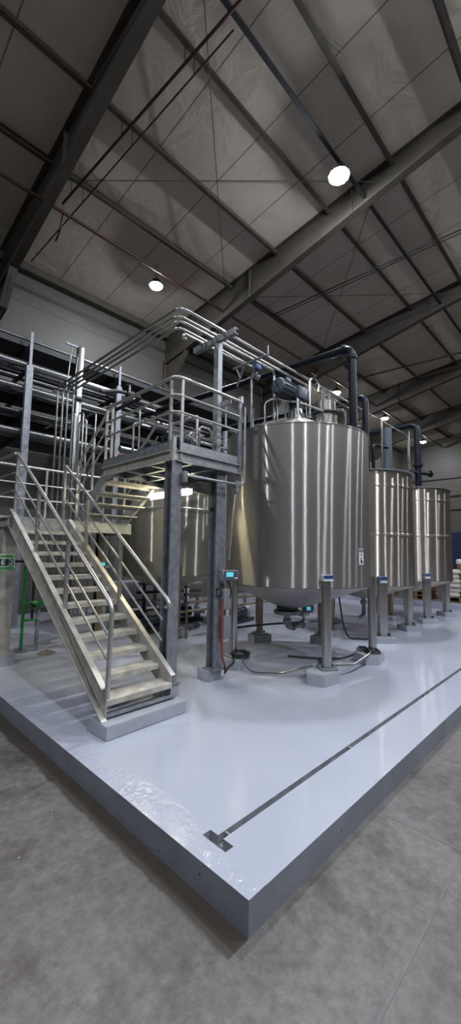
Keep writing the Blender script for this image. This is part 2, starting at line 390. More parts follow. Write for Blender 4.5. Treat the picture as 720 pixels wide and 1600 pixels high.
# ------------------------------------------------------------------ raised plinth with drain (cells of different height)
def cells(xs, ys, hf):
    bm = bmesh.new(); v = {}
    def V(x, y, z):
        k = (round(x, 4), round(y, 4), round(z, 4))
        if k not in v: v[k] = bm.verts.new(Vector(k) * K)
        return v[k]
    nx, ny = len(xs) - 1, len(ys) - 1
    H = [[hf((xs[i] + xs[i + 1]) / 2, (ys[j] + ys[j + 1]) / 2) for j in range(ny)] for i in range(nx)]
    def wall(a, b, h0, h1, out):
        if abs(h0 - h1) < 1e-6: return
        f = bm.faces.new((V(*a, h0), V(*b, h0), V(*b, h1), V(*a, h1))); f.material_index = out
    for i in range(nx):
        for j in range(ny):
            h = H[i][j]; x0, x1, y0, y1 = xs[i], xs[i + 1], ys[j], ys[j + 1]
            f = bm.faces.new((V(x0, y0, h), V(x1, y0, h), V(x1, y1, h), V(x0, y1, h))); f.material_index = 0 if h > S - .02 else 2
            for (ii, jj, a, b) in ((i + 1, j, (x1, y0), (x1, y1)), (i, j + 1, (x1, y1), (x0, y1))):
                if ii < nx and jj < ny: wall(a, b, h, H[ii][jj], 2 if min(h, H[ii][jj]) < S - .02 else 0)
            if i == 0: wall((x0, y1), (x0, y0), h, 0, 1)
            if j == 0: wall((x0, y0), (x1, y0), h, 0, 1)
            if i == nx - 1: wall((x1, y0), (x1, y1), h, 0, 1)
            if j == ny - 1: wall((x1, y1), (x0, y1), h, 0, 1)
    bmesh.ops.recalc_face_normals(bm, faces=bm.faces)
    me = bpy.data.meshes.new('plinth'); bm.to_mesh(me); bm.free()
    for k in ('slab', 'slab_side', 'channel'): me.materials.append(M[k])
    o = bpy.data.objects.new('floor_plinth', me); COL.objects.link(o); return o
def hplinth(x, y):
    if x > 10.45: return .30
    if .122 < x < .182 and .262 < y < .43: return S - .055
    if .17 < x < 10.3 and .335 < y < .372: return S - .045
    if x < .122: return S + .004
    if y < .16: return S + .002
    return S
ys_ = [0, .16, .262, .335, .372, .43, 3.4, 8.4]
pl = cells([0, .122, .182, 3.5, 7, 10.3, 10.45, 10.65], ys_, hplinth)
struct(pl, 'raised glossy lilac-grey epoxy plinth with a long drain channel')
bv = pl.modifiers.new('b', 'BEVEL'); bv.width = .008; bv.segments = 2; bv.limit_method = 'ANGLE'; bv.angle_limit = rad(60)
# crossbars of the open drain
for x in (.23, 1.55, 3.15, 3.32): struct(MB().box((x, .335, S - .03), (x + .012, .372, S - .006)).build('floor_drain_bar', 'galv', smooth=0))

# ------------------------------------------------------------------ pads
def pad(poly, z1, label, z0=S):
    b = MB().prism(poly, 'z', z0, z1); b0 = [e for e in b.bm.edges if max(v.co.z for v in e.verts) > z1 - 1e-4]
    bmesh.ops.bevel(b.bm, geom=b0, offset=.01, segments=2, affect='EDGES')
    o = b.build('concrete_pad', 'pad', smooth=30); return tag(o, label, 'pad', 'painted concrete pads under legs and columns')
def rect(x, y, w, d, rz=0):
    c, s_ = math.cos(rz), math.sin(rz)
    return [(x + a * c - b_ * s_, y + a * s_ + b_ * c) for a, b_ in ((-w / 2, -d / 2), (w / 2, -d / 2), (w / 2, d / 2), (-w / 2, d / 2))]
o = MB().prism([(.27, 1.685), (1.075, 1.70), (1.075, 1.975), (.262, 1.96)], 'z', S, .248)
bmesh.ops.bevel(o.bm, geom=[e for e in o.bm.edges], offset=.006, segments=2, affect='EDGES')
tag(o.build('concrete_step', 'pad', smooth=30), 'long lilac-grey concrete step at the foot of the stairs', 'step')
pad(rect(1.195, 2.17, .185, .19), PT, 'square pad under the platform column right beside the stair foot')
pad(rect(1.88, 2.27, .21, .20), PT, 'square pad under the platform column that carries the weight display')
pad([(.25, 4.33), (.475, 4.33), (.475, 4.62), (.25, 4.62)], .29, 'pad under the broad landing column with the green sign')

# ------------------------------------------------------------------ tanks
def leg_pos(c, R, a): return (c[0] + R * math.cos(rad(a)), c[1] + R * math.sin(rad(a)))

def big_tank():
    c = (3.42, 2.14); r = 1.005; zb, zt = 1.165, 3.19
    t = thing('mixing_tank', 'largest brushed stainless mixing tank with conical bottom and warning label, nearest in the row', 'tank', (c[0], c[1], PT))
    MB().lathe([(r - .012, zb + .004), (r, zb + .012), (r, zt - .012), (r + .008, zt - .008), (r + .008, zt + .004), (r - .01, zt + .010)], c, 128).build('shell', 'steel', t)
    oc = (c[0] - .05, c[1] + .05)
    b = MB(); seg = 96
    rings = []
    for f, z in ((1.0, zb + .006), (.98, zb - .02), (.6, zb - .17), (.24, zb - .305), (.16, zb - .33)):
        k = 1 - f
        rings.append([Vector((c[0] * f + oc[0] * k + r * f * math.cos(2 * math.pi * i / seg) - 0, c[1] * f + oc[1] * k + r * f * math.sin(2 * math.pi * i / seg), z)) for i in range(seg)])
    b.quad_ring(rings, cap=(False, True)).build('cone_bottom', 'steel', t)
    MB().lathe([(r, zt + .004), (r * .6, zt + .13), (.2, zt + .33), (.10, zt + .37), (.02, zt + .375)], c, 96).build('conical_lid', 'steel', t)
    # bottom outlet: hub, flange, elbow, valve
    hx, hy = c[0] - .09, c[1] + .09
    MB().lathe([(.12, .86), (.15, .84), (.15, .79), (.10, .78)], (hx, hy), 40, cap=(True, True)).build('outlet_hub', 'dark', t)
    MB().lathe([(.02, .782), (.19, .782), (.19, .75), (.19, .735), (.05, .735)], (hx, hy), 40, cap=(True, True)).build('outlet_flange', 'galv_dark', t)
    op = MB().tube([(hx, hy, .75), (hx, hy, .545), (hx + .50, hy, .545)], .042, 14, bend=.09).build('outlet_pipe', 'galv_dark', t)
    MB().cyl((hx, hy, .66), (hx, hy, .60), .06).build('pipe_coupling', 'galv_dark', op); MB().cyl((hx + .12, hy, .545), (hx + .16, hy, .545), .058).build('pipe_coupling', 'galv_dark', op)
    v = MB(); v.cyl((hx + .36, hy, .545), (hx + .46, hy, .545), .062); v.cyl((hx + .41, hy, .6), (hx + .41, hy, .68), .022)
    v.bbox((hx + .33, hy - .05, .66), (hx + .50, hy + .05, .73), .01); v.build('outlet_valve', 'galv', t)
    # legs
    for a, m in ((-125.3, 'tube'), (-54.9, 'tube'), (163.6, 'tube'), (12, 'brown_lit'), (70, 'brown_lit')):
        x, y = leg_pos(c, r + .02, a); ux, uy = math.cos(rad(a)), math.sin(rad(a))
        zt_ = 1.30
        l = MB().cyl((x, y, PT + .02), (x, y, zt_ - .02), .054, seg=28)
        l.build('leg', m, t)
        L = t.children[-1]
        MB().bbox((x - .10, y - .10, PT), (x + .10, y + .10, PT + .018), .004, rad(a)).build('foot_plate', 'galv_dark', L)
        for k in (-1, 1): MB().cyl((x - uy * .085 * k, y + ux * .085 * k, PT + .018), (x - uy * .085 * k, y + ux * .085 * k, PT + .05), .014, seg=6).build('foot_bolt', 'galv', L)
        if a == -125.3:
            # slanted cap with a blue plate
            cp = MB(); px, py = x + ux * .02, y + uy * .02
            cp.prism([(-.06, 1.27), (.06, 1.27), (.06, 1.335), (-.06, 1.335)], 'y', -.03, .065)
            q = Matrix.Translation((x, y, 0)) @ Matrix.Rotation(rad(a + 90), 4, 'Z') @ Matrix.Rotation(math.pi, 4, 'Z')
            q = Matrix.Translation((x, y, 0)) @ Matrix.Rotation(rad(a - 90) + math.pi, 4, 'Z') @ Matrix.Scale(-1, 4, (0, 1, 0))
            bmesh.ops.transform(cp.bm, matrix=q, verts=cp.bm.verts); cap = cp.build('leg_cap', 'white_paint', L)
            bl = MB(); bl.prism([(-.055, 1.30), (.055, 1.30), (.055, 1.333), (-.055, 1.333)], 'y', -.069, -.064) ; bl.bm.clear()
            bl.prism([(-.057, 1.298), (.057, 1.298), (.057, 1.336), (-.057, 1.336)], 'y', .0655, .069)
            bmesh.ops.transform(bl.bm, matrix=q, verts=bl.bm.verts); bl.build('blue_tag', 'label_blue', L)
    # warning label on the shell
    a = math.atan2(-1.198 - c[1], -1.377 - c[0]) + rad(53)
    for nm, w0, w1, z0, z1, off, m in (('warning_label', -.055, .055, 1.455, 1.655, .003, 'white_paint'), ('label_header', -.047, .047, 1.612, 1.645, .005, 'ink'),
                                   ('label_text_line', -.03, .03, 1.625, 1.633, .006, 'white_paint'), ('label_text_line', -.035, .035, 1.585, 1.590, .005, 'ink'), ('label_text_line', -.03, .03, 1.567, 1.572, .005, 'ink')):
        n_ = 6; rr = r + off; a0, a1 = a + w0 / r, a + w1 / r
        b = MB(); ring = lambda R_: [[Vector((c[0] + R_ * math.cos(a0 + (a1 - a0) * i / n_), c[1] + R_ * math.sin(a0 + (a1 - a0) * i / n_), z)) for z in (z0, z1)] for i in range(n_ + 1)]
        A, B_ = ring(rr), ring(r - .002)
        b.quad_ring([[p[0], p[1], q_[1], q_[0]] for p, q_ in zip(A, B_)])
        lab = b.build(nm, m, t if nm == 'warning_label' else lab0)
        if nm == 'warning_label': lab0 = lab
    # pictogram: a hooked hand-like mark
    rr = r + .006; P_ = lambda s_, z: (c[0] + rr * math.cos(a + s_ / r), c[1] + rr * math.sin(a + s_ / r), z)
    MB().tube([P_(-.005, 1.545), P_(-.012, 1.515), P_(-.015, 1.485), P_(.01, 1.475), P_(.028, 1.49)], .006, 6).tube([P_(-.012, 1.50), P_(.012, 1.50)], .009, 6).build('label_pictogram', 'ink', lab0)
    # lid gear
    mh = (3.74, 1.84)
    m_ = MB().lathe([(.17, 3.25), (.17, 3.62), (.19, 3.62), (.19, 3.66), (.155, 3.66), (.155, 3.82), (.02, 3.82)], mh, 48).build('manway_neck', 'steel', t)
    MB().torus((*mh, 3.64), .185, .022, seg=40).build('manway_gasket', 'dark', m_)
    for dx, dy, h in ((-.10, -.05, 4.0), (.02, .06, 4.06), (.07, -.03, 3.98)): MB().cyl((mh[0] + dx, mh[1] + dy, 3.8), (mh[0] + dx, mh[1] + dy, h), .015, seg=10).build('manway_rod', 'tube', m_)
    MB().tube([(3.57, 2.0, 3.4), (3.57, 2.0, 4.2), (3.80, 2.0, 4.2), (3.80, 2.0, 4.05)], .022, 12, bend=.06).build('vent_pipe', 'tube', t)
    MB().cyl((3.57, 2.0, 3.5), (3.57, 2.0, 3.54), .045).cyl((3.57, 2.0, 3.57), (3.57, 2.0, 3.61), .045).build('pipe_clamp', 'galv', t)
    v = MB().cyl((3.66, 2.0, 4.2), (3.72, 2.0, 4.2), .04); v.cyl((3.69, 2.0, 4.2), (3.69, 2.0, 4.28), .012); v.bar((3.60, 2.0, 4.29), (3.76, 2.0, 4.29), .02, .012); v.build('vent_valve', 'dark', t)
    MB().tube([(4.0, 1.66, 3.3), (4.0, 1.66, 3.74), (3.86, 1.80, 3.74)], .02, 10, bend=.06).build('manway_hose_pipe', 'tube', t)
    # guard hoop on the lid
    g = MB().tube([(3.07, 2.45, 3.35), (3.07, 2.45, 3.80), (3.16, 2.32, 3.86), (3.36, 1.98, 3.74), (3.50, 1.72, 3.60)], .018, 10, bend=.07)
    g.tube([(3.00, 2.62, 3.35), (3.00, 2.62, 3.72)], .015, 8); g.tube([(3.17, 2.30, 3.40), (3.17, 2.30, 3.85)], .014, 8)
    g.build('lid_guard_rail', 'tube', t)
    v = MB().cyl((4.03, 1.50, 3.25), (4.03, 1.50, 3.46), .02); v.torus((4.03, 1.50, 3.46), .05, .01, seg=20); v.cyl((4.03, 1.50, 3.32), (4.03, 1.50, 3.38), .04); v.build('lid_valve', 'galv', t)
    for a in (145, 160):
        x, y = leg_pos(c, r, a - 0); 
    MB().cyl((2.46, 1.9, 2.50), (2.40, 1.87, 2.50), .018).build('shell_stud', 'tube', t)
    return t
tank1 = big_tank()
# agitator on the lid
ag = thing('agitator_drive', 'blue-grey agitator motor and gearbox on top of the largest tank', 'motor', (3.42, 2.14, 3.56))
gb = MB().bbox((3.30, 2.00, 3.83), (3.62, 2.26, 4.02), .02); gb.cyl((3.42, 2.14, 3.78), (3.42, 2.14, 3.84), .11); gb.build('gearbox', 'motor_paint', ag)
mo = MB().lathe([(.012, 0), (.10, 0), (.115, .02), (.115, .30), (.09, .33), (.02, .33)], (0, 0), 36)
bmesh.ops.transform(mo.bm, matrix=Matrix.Translation((2.96, 2.14, 3.94)) @ Matrix.Rotation(rad(90), 4, 'Y'), verts=mo.bm.verts)
for k in range(14):
    a = 2 * math.pi * k / 14; mo.bar((3.0, 2.14 + .118 * math.cos(a), 3.94 + .118 * math.sin(a)), (3.25, 2.14 + .118 * math.cos(a), 3.94 + .118 * math.sin(a)), .008, .02, (0, math.cos(a), math.sin(a)))
mo.build('motor', 'motor_paint', ag)
MB().bbox((3.02, 2.02, 3.99), (3.14, 2.08, 4.05), .008).build('terminal_box', 'motor_paint', ag)
MB().lathe([(.15, 3.50), (.13, 3.60), (.085, 3.74), (.085, 3.80)], (3.42, 2.14), 36, cap=(True, True)).build('shaft_housing', 'tube', ag)
MB().lathe([(.09, 3.70), (.105, 3.70), (.105, 3.77), (.09, 3.77)], (3.42, 2.14), 30, cap=(True, True)).build('seal_ring', 'dark', ag)
for k in range(4):
    a = rad(45 + 90 * k); MB().bar((3.42 + .17 * math.cos(a), 2.14 + .17 * math.sin(a), 3.46), (3.42 + .14 * math.cos(a), 2.14 + .14 * math.sin(a), 3.84), .03, .012, (math.cos(a), math.sin(a), 0)).build('support_foot', 'galv', ag)

# pads of the big tank
def leg_pad(c, R, a, w, d, label, z1=PT - .0005, dr=.0):
    x, y = leg_pos(c, R + dr, a); return pad(rect(x, y, w, d, rad(a)), z1, label)
cT, RT_ = (3.42, 2.14), 1.025
x, y = leg_pos(cT, RT_, -125.3)
pad([(x - .32, y + .06), (x - .27, y - .12), (x + .02, y - .16), (x + .20, y - .04), (x + .20, y + .20), (x - .05, y + .26)], PT - .0005, 'many-sided pad under the middle front leg of the largest tank')
x, y = leg_pos(cT, RT_, -54.9)
pad([(x - .30, y - .03), (x - .12, y - .15), (x + .16, y - .10), (x + .22, y + .14), (x + .0, y + .22), (x - .2, y + .18)], PT - .0005, 'pad under the right-hand front leg of the largest tank')
x, y = leg_pos(cT, RT_, 163.6)
pad([(x - .24, y + .0), (x - .06, y - .20), (x + .14, y - .17), (x + .20, y + .14), (x - .06, y + .2)], PT - .0005, 'pad beside the weight display column, under the left leg of the largest tank')
leg_pad(cT, RT_, 12, .22, .30, 'grey pad seen through the gap behind the middle front leg of the largest tank')
leg_pad(cT, RT_, 70, .22, .33, 'grey pad far under the largest tank, left of its drain elbow')

def side_tank(c, zt, zb, bands, label, legs):
    r = .9
    t = thing('storage_tank', label, 'tank', (c[0], c[1], .24), 'slim stainless tanks behind the largest one')
    prof = [(r - .01, zb), (r, zb + .008)]
    for zz in sorted(bands): prof += [(r, zz - .022), (r + .010, zz - .012), (r + .010, zz + .012), (r, zz + .022)]
    prof += [(r, zt - .02)]
    MB().lathe(prof, c, 128).build('shell', 'steel2', t)
    MB().lathe([(r, zt - .022), (r + .045, zt - .012), (r + .045, zt + .004), (r - .01, zt + .006)], c, 96).build('top_rim', 'galv_dark', t)
    MB().lathe([(r, zt + .002), (.5, zt + .07), (.02, zt + .11)], c, 64).build('lid', 'steel2', t)
    MB().lathe([(r, zb + .002), (r * .97, zb - .03), (.4, zb - .20), (.10, zb - .28), (.02, zb - .28)], c, 96).build('cone_bottom', 'steel2', t)
    MB().tube([(c[0], c[1], zb - .26), (c[0], c[1], .45), (c[0] - .35, c[1] - .1, .45)], .035, 12, bend=.08).cyl((c[0], c[1], zb - .40), (c[0], c[1], zb - .33), .06).build('outlet_pipe', 'galv_dark', t)
    for a, kind in legs:
        x, y = leg_pos(c, r + .015, a); ux, uy = math.cos(rad(a)), math.sin(rad(a))
        b = MB(); w0, w1 = (.115, .065) if kind != 'box' else (.07, .066)
        ztop = zb + .09
        def rg(w, d, z): return [Vector((x + ux * p - uy * q, y + uy * p + ux * q, z)) for p, q in ((-d, -w), (d, -w), (d, w), (-d, w))]
        b.quad_ring([rg(w1, .045, .255), rg(w0, .05, ztop)]); L = b.build('leg', 'tube' if kind != 'dark' else 'brown_lit', t, smooth=20)
        b = MB(); b.quad_ring([rg(.11, .09, .24), rg(.11, .09, .255)]); b.build('foot_plate', 'galv_dark', L, smooth=0)
        for k in (-1, 1): MB().cyl((x - uy * .08 * k + ux * .06, y + ux * .08 * k + uy * .06, .25), (x - uy * .08 * k + ux * .06, y + ux * .08 * k + uy * .06, .295), .018, seg=6).build('foot_bolt', 'dark', L)
        if kind == 'box':
            b = MB(); b.quad_ring([rg(.075, .075, ztop - .03), rg(.075, .075, ztop + .085)]); cap = b.build('leg_cap', 'galv_dark', L, smooth=20)
            b = MB()
            def rg2(w, d0, d1, z): return [Vector((x + ux * p - uy * q, y + uy * p + ux * q, z)) for p, q in ((d0, -w), (d1, -w), (d1, w), (d0, w))]
            b.quad_ring([rg2(.06, .075, .079, ztop + .04), rg2(.06, .075, .079, ztop + .075)]); b.build('blue_tag', 'label_blue', L, smooth=0)
            b = MB(); b.quad_ring([rg2(.05, .075, .079, ztop - .015), rg2(.05, .075, .079, ztop + .015)]); b.build('white_tag', 'white_paint', L, smooth=0)
    return t
c2, c3 = (5.93, 2.35), (8.5, 2.43)
side_tank(c2, 3.05, 1.04, (1.93, 2.78), 'slim stainless tank with two weld bands, between the largest tank and the last one', ((-135, 'box'), (-37, 'taper'), (165, 'dark'), (72, 'dark')))
side_tank(c3, 3.07, 1.01, (2.0, 2.79), 'farthest stainless tank with two weld bands, last in the row beside the blue sheet', ((-139, 'box'), (-38, 'taper'), (172, 'dark'), (75, 'dark')))
for c, w_, n_ in ((c2, (-135, -37, 165, 72), 'second'), (c3, (-139, -38, 172, 75), 'third')):
    nm = {'second': 'the slim tank next to the largest', 'third': 'the farthest tank'}[n_]
    for a, s_ in zip(w_, ('the blue-tagged leg', 'the tapered right leg', 'the hidden left leg', 'the rear leg')):
        leg_pad(c, .915, a, .30, .34, f'low grey pad under {s_} of {nm}', .239)

# olive-lit tank under the platform
c4 = (3.44, 5.13); r4 = .92
t4 = thing('storage_tank', 'dull olive-lit stainless tank standing behind the platform columns under the tube light', 'tank', (*c4, PT))
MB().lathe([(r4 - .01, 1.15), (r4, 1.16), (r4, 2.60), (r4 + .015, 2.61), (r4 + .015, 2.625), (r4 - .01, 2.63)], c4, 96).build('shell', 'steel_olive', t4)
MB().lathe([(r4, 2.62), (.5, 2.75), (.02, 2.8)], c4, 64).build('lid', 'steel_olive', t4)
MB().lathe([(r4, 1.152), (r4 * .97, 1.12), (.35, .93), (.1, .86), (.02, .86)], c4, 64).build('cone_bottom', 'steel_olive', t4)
hp = []
for i in range(33):
    a = rad(150 + i * (170 / 32)); hp.append((c4[0] + (r4 + .05) * math.cos(a), c4[1] + (r4 + .05) * math.sin(a), 2.34))
MB().tube(hp, .016, 8, bend=0).build('hoop_rail', 'tube', t4)
for a in (-117, -18, 70, 165):
    x, y = leg_pos(c4, r4 + .03, a)
    L = MB().cyl((x, y, PT + .02), (x, y, 1.33), .045, seg=20).build('leg', 'brown_lit', t4)
    MB().bbox((x - .09, y - .09, PT), (x + .09, y + .09, PT + .02), .004).build('foot_plate', 'galv_dark', L)
    pad(rect(x, y, .28, .28), PT - .0005, {-117: 'olive-lit pad under the near leg of the olive tank, behind the stair column', -18: 'pad under the right leg of the olive tank, left of the display column', 70: 'pad under the rear leg of the olive tank', 165: 'pad under the left leg of the olive tank'}[a])
MB().cyl((2.60, 4.72, 1.42), (2.52, 4.67, 1.42), .025).build('sample_tap', 'tube', t4)

# ------------------------------------------------------------------ stairs
RISE, RUN = .132, .2035
Y0, Z0 = 1.86, .375
SX0, SX1 = .325, 1.03
LZ = 1.965                     # landing top
st = thing('staircase', 'worn grey steel staircase rising from the concrete step to the landing', 'stairs', (.65, 1.8, .248))
def stringer(x, th, sgn, p0, p1, depth, parent, m='stair', name='stringer', foot=None):
    """channel stringer in the plane x; p0,p1 = (y,z) of the top edge"""
    (y0, z0), (y1, z1) = p0, p1
    d = math.hypot(y1 - y0, z1 - z0); vz = depth * d / abs(y1 - y0)
    b = MB()
    lo = [(y0, z0), (y1, z1), (y1, z1 - vz), (y0, z0 - vz)]
    if foot: # horizontal cut at the floor, vertical nose
        yf = y0 + (foot - (z0 - vz)) * (y1 - y0) / (z1 - z0)
        lo = [(y0, z0), (y1, z1), (y1, z1 - vz), (yf, foot), (y0, foot)]
    b.prism(lo, 'x', x - th / 2, x + th / 2)
    nrm = Vector((0, -(z1 - z0), y1 - y0)).normalized()
    if nrm.z < 0: nrm = -nrm
    for k in (0, 1):
        a_ = Vector((x + sgn * .022, y0, z0 - k * vz)); c_ = Vector((x + sgn * .022, y1, z1 - k * vz))
        if k and foot: a_ = Vector((x + sgn * .022, yf, foot))
        b.bar(a_, c_, .05, .010, nrm)
    return b.build(name, m, parent, smooth=0)
stringer(SX0, .010, -1, (1.80, .495), (4.27, 2.085), .195, st, foot=.249)
stringer(SX1, .010, 1, (1.88, .43), (4.27, 2.00), .19, st, foot=.249)
for k in range(12):
    y, z = Y0 + k * RUN, Z0 + k * RISE
    b = MB(); b.box((SX0 + .006, y, z - .012), (SX1 - .006, y + .20, z)); b.box((SX0 + .006, y, z - .045), (SX1 - .006, y + .012, z - .012)); b.box((SX0 + .006, y + .188, z - .045), (SX1 - .006, y + .2, z - .012))
    T = b.build('tread', 'tread', st, smooth=0)
    MB().prism([(y + .02, z - .012), (y + .19, z - .012), (y + .19, z - .085)], 'x', SX1 - .018, SX1 - .006).build('tread_bracket', 'galv_dark', T, smooth=0)
MB().bar((SX0, 1.83, .27), (SX1, 1.83, .27), .05, .012).build('foot_bar', 'galv_dark', st)
def handrail(x, low, high, mids, posts, parent, rr=.020, tail=None, post_top=None):
    """low/high: (y,z) ends of the top rail"""
    (y0, z0), (y1, z1) = low, high
    zf = lambda y: z0 + (z1 - z0) * (y - y0) / (y1 - y0)
    pts = [(x, y1, z1), (x, y0, z0)]
    if tail: pts += tail
    MB().tube(pts, rr, 12, bend=.05).build('handrail', 'rail', parent)
    for dz, ya, yb in mids: MB().tube([(x, ya, zf(ya) - dz), (x, yb, zf(yb) - dz)], .011, 8).build('mid_rail', 'rail', parent)
    for y, zb in posts: MB().bar((x, y, zb), (x, y, zf(y)), .034, .034, (0, 1, 0)).build('post', 'rail', parent)
handrail(.325, (1.80, 1.165), (4.25, 2.80), ((.27, 1.82, 4.22), (.46, 1.82, 4.22)), ((2.64, .96), (3.46, 1.5), (4.23, 2.0)), st, tail=[(.325, 1.77, 1.10), (.325, 1.79, .42)])
handrail(1.03, (1.97, 1.125), (4.45, 2.78), ((.25, 2.05, 4.4), (.45, 2.05, 4.4)), ((2.86, .9), (3.72, 1.5), (4.45, 2.0)), st, tail=[(1.03, 1.93, 1.07), (1.09, 2.08, 1.04)])

# landing
ld = thing('stair_landing', 'grey steel landing between the two stair flights, carried on posts', 'landing', (.3, 4.28, S))
LX0, LX1, LY0, LY1 = .27, 2.02, 4.28, 5.15
MB().box((LX0, LY0, LZ - .012), (LX1, LY1, LZ)).build('deck', 'galv', ld, smooth=0)
for nm, lo, hi in (('front_beam', (LX0, LY0 - .012, LZ - .13), (LX1, LY0, LZ + .03)), ('back_beam', (LX0, LY1, LZ - .1), (LX1, LY1 + .012, LZ + .10)),
                   ('side_beam', (LX0 - .012, LY0 - .02, LZ - .10), (LX0, LY1, LZ + .02)), ('side_beam', (LX1, LY0, LZ - .14), (LX1 + .012, LY1, LZ + .0))):
    b = MB().box(lo, hi)
    if nm == 'side_beam': b.box((lo[0] - .03, lo[1], lo[2]), (hi[0], hi[1], lo[2] + .01)); b.box((lo[0] - .03, lo[1], hi[2] - .01), (hi[0], hi[1], hi[2]))
    else: b.box((lo[0], lo[1] - .03, lo[2]), (hi[0], hi[1], lo[2] + .01))
    b.build(nm, 'galv' if nm == 'front_beam' else 'stair', ld, smooth=0)
for y in (4.5, 4.8): MB().box((LX0, y, LZ - .09), (LX1, y + .012, LZ - .012)).build('joist', 'galv_dark', ld, smooth=0)
g = MB(); g.box((.255, 4.38, .29), (.415, 4.53, LZ - .10)); g.box((.235, 4.36, .29), (.435, 4.55, .305)); g.build('column', 'stair', ld, smooth=0)
isect(MB(), (1.95, 5.08), (S, LZ - .1), .11, .11).build('column', 'brown_lit', ld, smooth=0)
isect(MB(), (.40, 5.08), (S, LZ - .1), .10, .10).build('column', 'galv_dark', ld, smooth=0)
# landing guard rails
for z in (2.80, 2.55, 2.32):
    MB().tube([(.30, 4.25, z - .0), (.30, 5.05, z), (1.22, 5.05, z)] if z > 2.7 else [(.30, 4.27, z), (.30, 5.05, z), (1.9, 5.05, z)], .02 if z > 2.7 else .011, 10, bend=.06).build('guard_rail', 'rail', ld)
MB().tube([(1.2, 5.05, 2.80), (1.62, 5.05, 2.80), (1.95, 5.05, 2.80), (1.95, 4.6, 2.80)], .02, 10, bend=.08).build('guard_rail', 'rail', ld)
for x in (.30, 1.0, 1.5, 1.95): MB().bar((x, 5.05, LZ), (x, 5.05, 2.8), .03, .03, (0, 1, 0)).build('post', 'rail', ld)

# upper flight
uf = thing('staircase', 'short upper steel flight from the landing up to the platform, seen from below', 'stairs', (1.6, 4.3, LZ))
UX0, UX1 = 1.21, 1.99
stringer(UX0, .010, 1, (4.42, 2.06), (3.54, 2.73), .14, uf, 'galv')
b = MB(); b.prism([(4.50, 1.86), (4.50, 2.13), (3.60, 2.72), (3.60, 2.52), (4.30, 2.06), (4.30, 1.86)], 'x', UX1 - .006, UX1 + .006)
b.bar((UX1 - .025, 4.31, 1.99), (UX1 - .025, 3.62, 2.47), .05, .012); b.build('stringer', 'stair', uf, smooth=0)
for k in range(4):
    y, z = 4.24 - k * .19, LZ + .132 * (k + 1) + .0
    b = MB().box((UX0 + .006, y - .20, z - .012), (UX1 - .006, y, z)); b.box((UX0 + .006, y - .012, z - .045), (UX1 - .006, y, z)); b.build('tread', 'tread', uf, smooth=0)
for dz, rr in ((.84, .02), (.62, .012), (.42, .012)):
    for x in (UX0, UX1): MB().tube([(x, 4.45, LZ + dz + .02), (x, 3.58, 2.64 + dz)], rr, 10).build('handrail' if rr > .015 else 'mid_rail', 'rail', uf)
for x in (UX0, UX1):
    MB().bar((x, 4.45, LZ), (x, 4.45, LZ + .86), .03, .03, (0, 1, 0)).build('post', 'rail', uf); MB().bar((x, 4.0, 2.3), (x, 4.0, 2.3 + .84), .026, .026, (0, 1, 0)).build('post', 'rail', uf)

# ------------------------------------------------------------------ platform
PX0, PX1, PY0, PY1 = 1.13, 2.15, 2.085, 3.56
DZ = 2.645
pf = thing('access_platform', 'galvanised steel access platform on posts, with guard rails, beside the largest tank', 'platform', (PX0, PY0, PT))
MB().box((PX0 + .01, PY0 + .01, DZ - .012), (PX1, PY1, DZ)).build('deck', 'galv_dark', pf, smooth=0)
def chan(lo, hi, out, m='galv', name='beam'):
    b = MB().box(lo, hi)
    for z0, z1 in ((lo[2], lo[2] + .012), (hi[2] - .012, hi[2])):
        if out == 'y': b.box((lo[0], lo[1] - .028, z0), (hi[0], hi[1], z1))
        else: b.box((lo[0] - .028, lo[1], z0), (hi[0], hi[1], z1))
    return b.build(name, m, pf, smooth=0)
chan((PX0 + .05, PY0, DZ - .115), (PX1, PY0 + .012, DZ), 'y', 'galv', 'front_beam')
chan((PX0, PY0 + .05, DZ - .115), (PX0 + .012, PY1, DZ), 'x', 'stair', 'side_beam')
MB().box((PX1 - .012, PY0, DZ - .095), (PX1, PY1, DZ)).build('side_beam', 'galv_dark', pf, smooth=0)
MB().box((PX0, PY1 - .012, DZ - .095), (PX1, PY1, DZ)).build('back_beam', 'galv_dark', pf, smooth=0)
for x in (1.45, 1.8): MB().box((x, PY0 + .02, DZ - .09), (x + .04, PY1 - .02, DZ - .012)).build('joist', 'galv_dark', pf, smooth=0)
for y in (2.6, 3.1): MB().box((PX0 + .02, y, DZ - .09), (PX1 - .02, y + .03, DZ - .03)).build('joist', 'galv', pf, smooth=0)
b = MB().box((PX0 + .09, PY0 + .002, DZ + .002), (PX1 - .01, PY0 + .008, DZ + .105)); b.box((PX0 + .09, PY0 + .002, DZ + .10), (PX1 - .01, PY0 + .02, DZ + .107)); b.build('toe_board', 'galv', pf, smooth=0)
b = MB().box((PX0 + .002, PY0 + .08, DZ + .002), (PX0 + .008, PY1, DZ + .105)); b.box((PX0 + .002, PY0 + .08, DZ + .10), (PX0 + .02, PY1, DZ + .107)); b.build('toe_board', 'galv_dark', pf, smooth=0)
b = MB().box((PX0 + .0, PY0 + .0, DZ - .1), (PX0 + .05, PY0 + .05, DZ + .03)); b.box((PX0 + .01, PY0 + .01, DZ + .032), (PX0 + .05, PY0 + .05, DZ + .15)); b.build('corner_block', 'stair', pf, smooth=0)
isect(MB(), (1.195, 2.155), (PT, DZ - .115), .13, .13).build('column', 'galv_dark', pf, smooth=0)
isect(MB(), (1.89, 2.20), (PT, DZ - .115), .14, .13).build('column', 'galv_dark', pf, smooth=0)
isect(MB(), (2.17, 3.50), (S, DZ - .095), .11, .11).build('column', 'galv_dark', pf, smooth=0)
MB().box((1.10, 2.06, PT), (1.29, 2.25, PT + .012)).build('base_plate', 'galv_dark', pf, smooth=0)
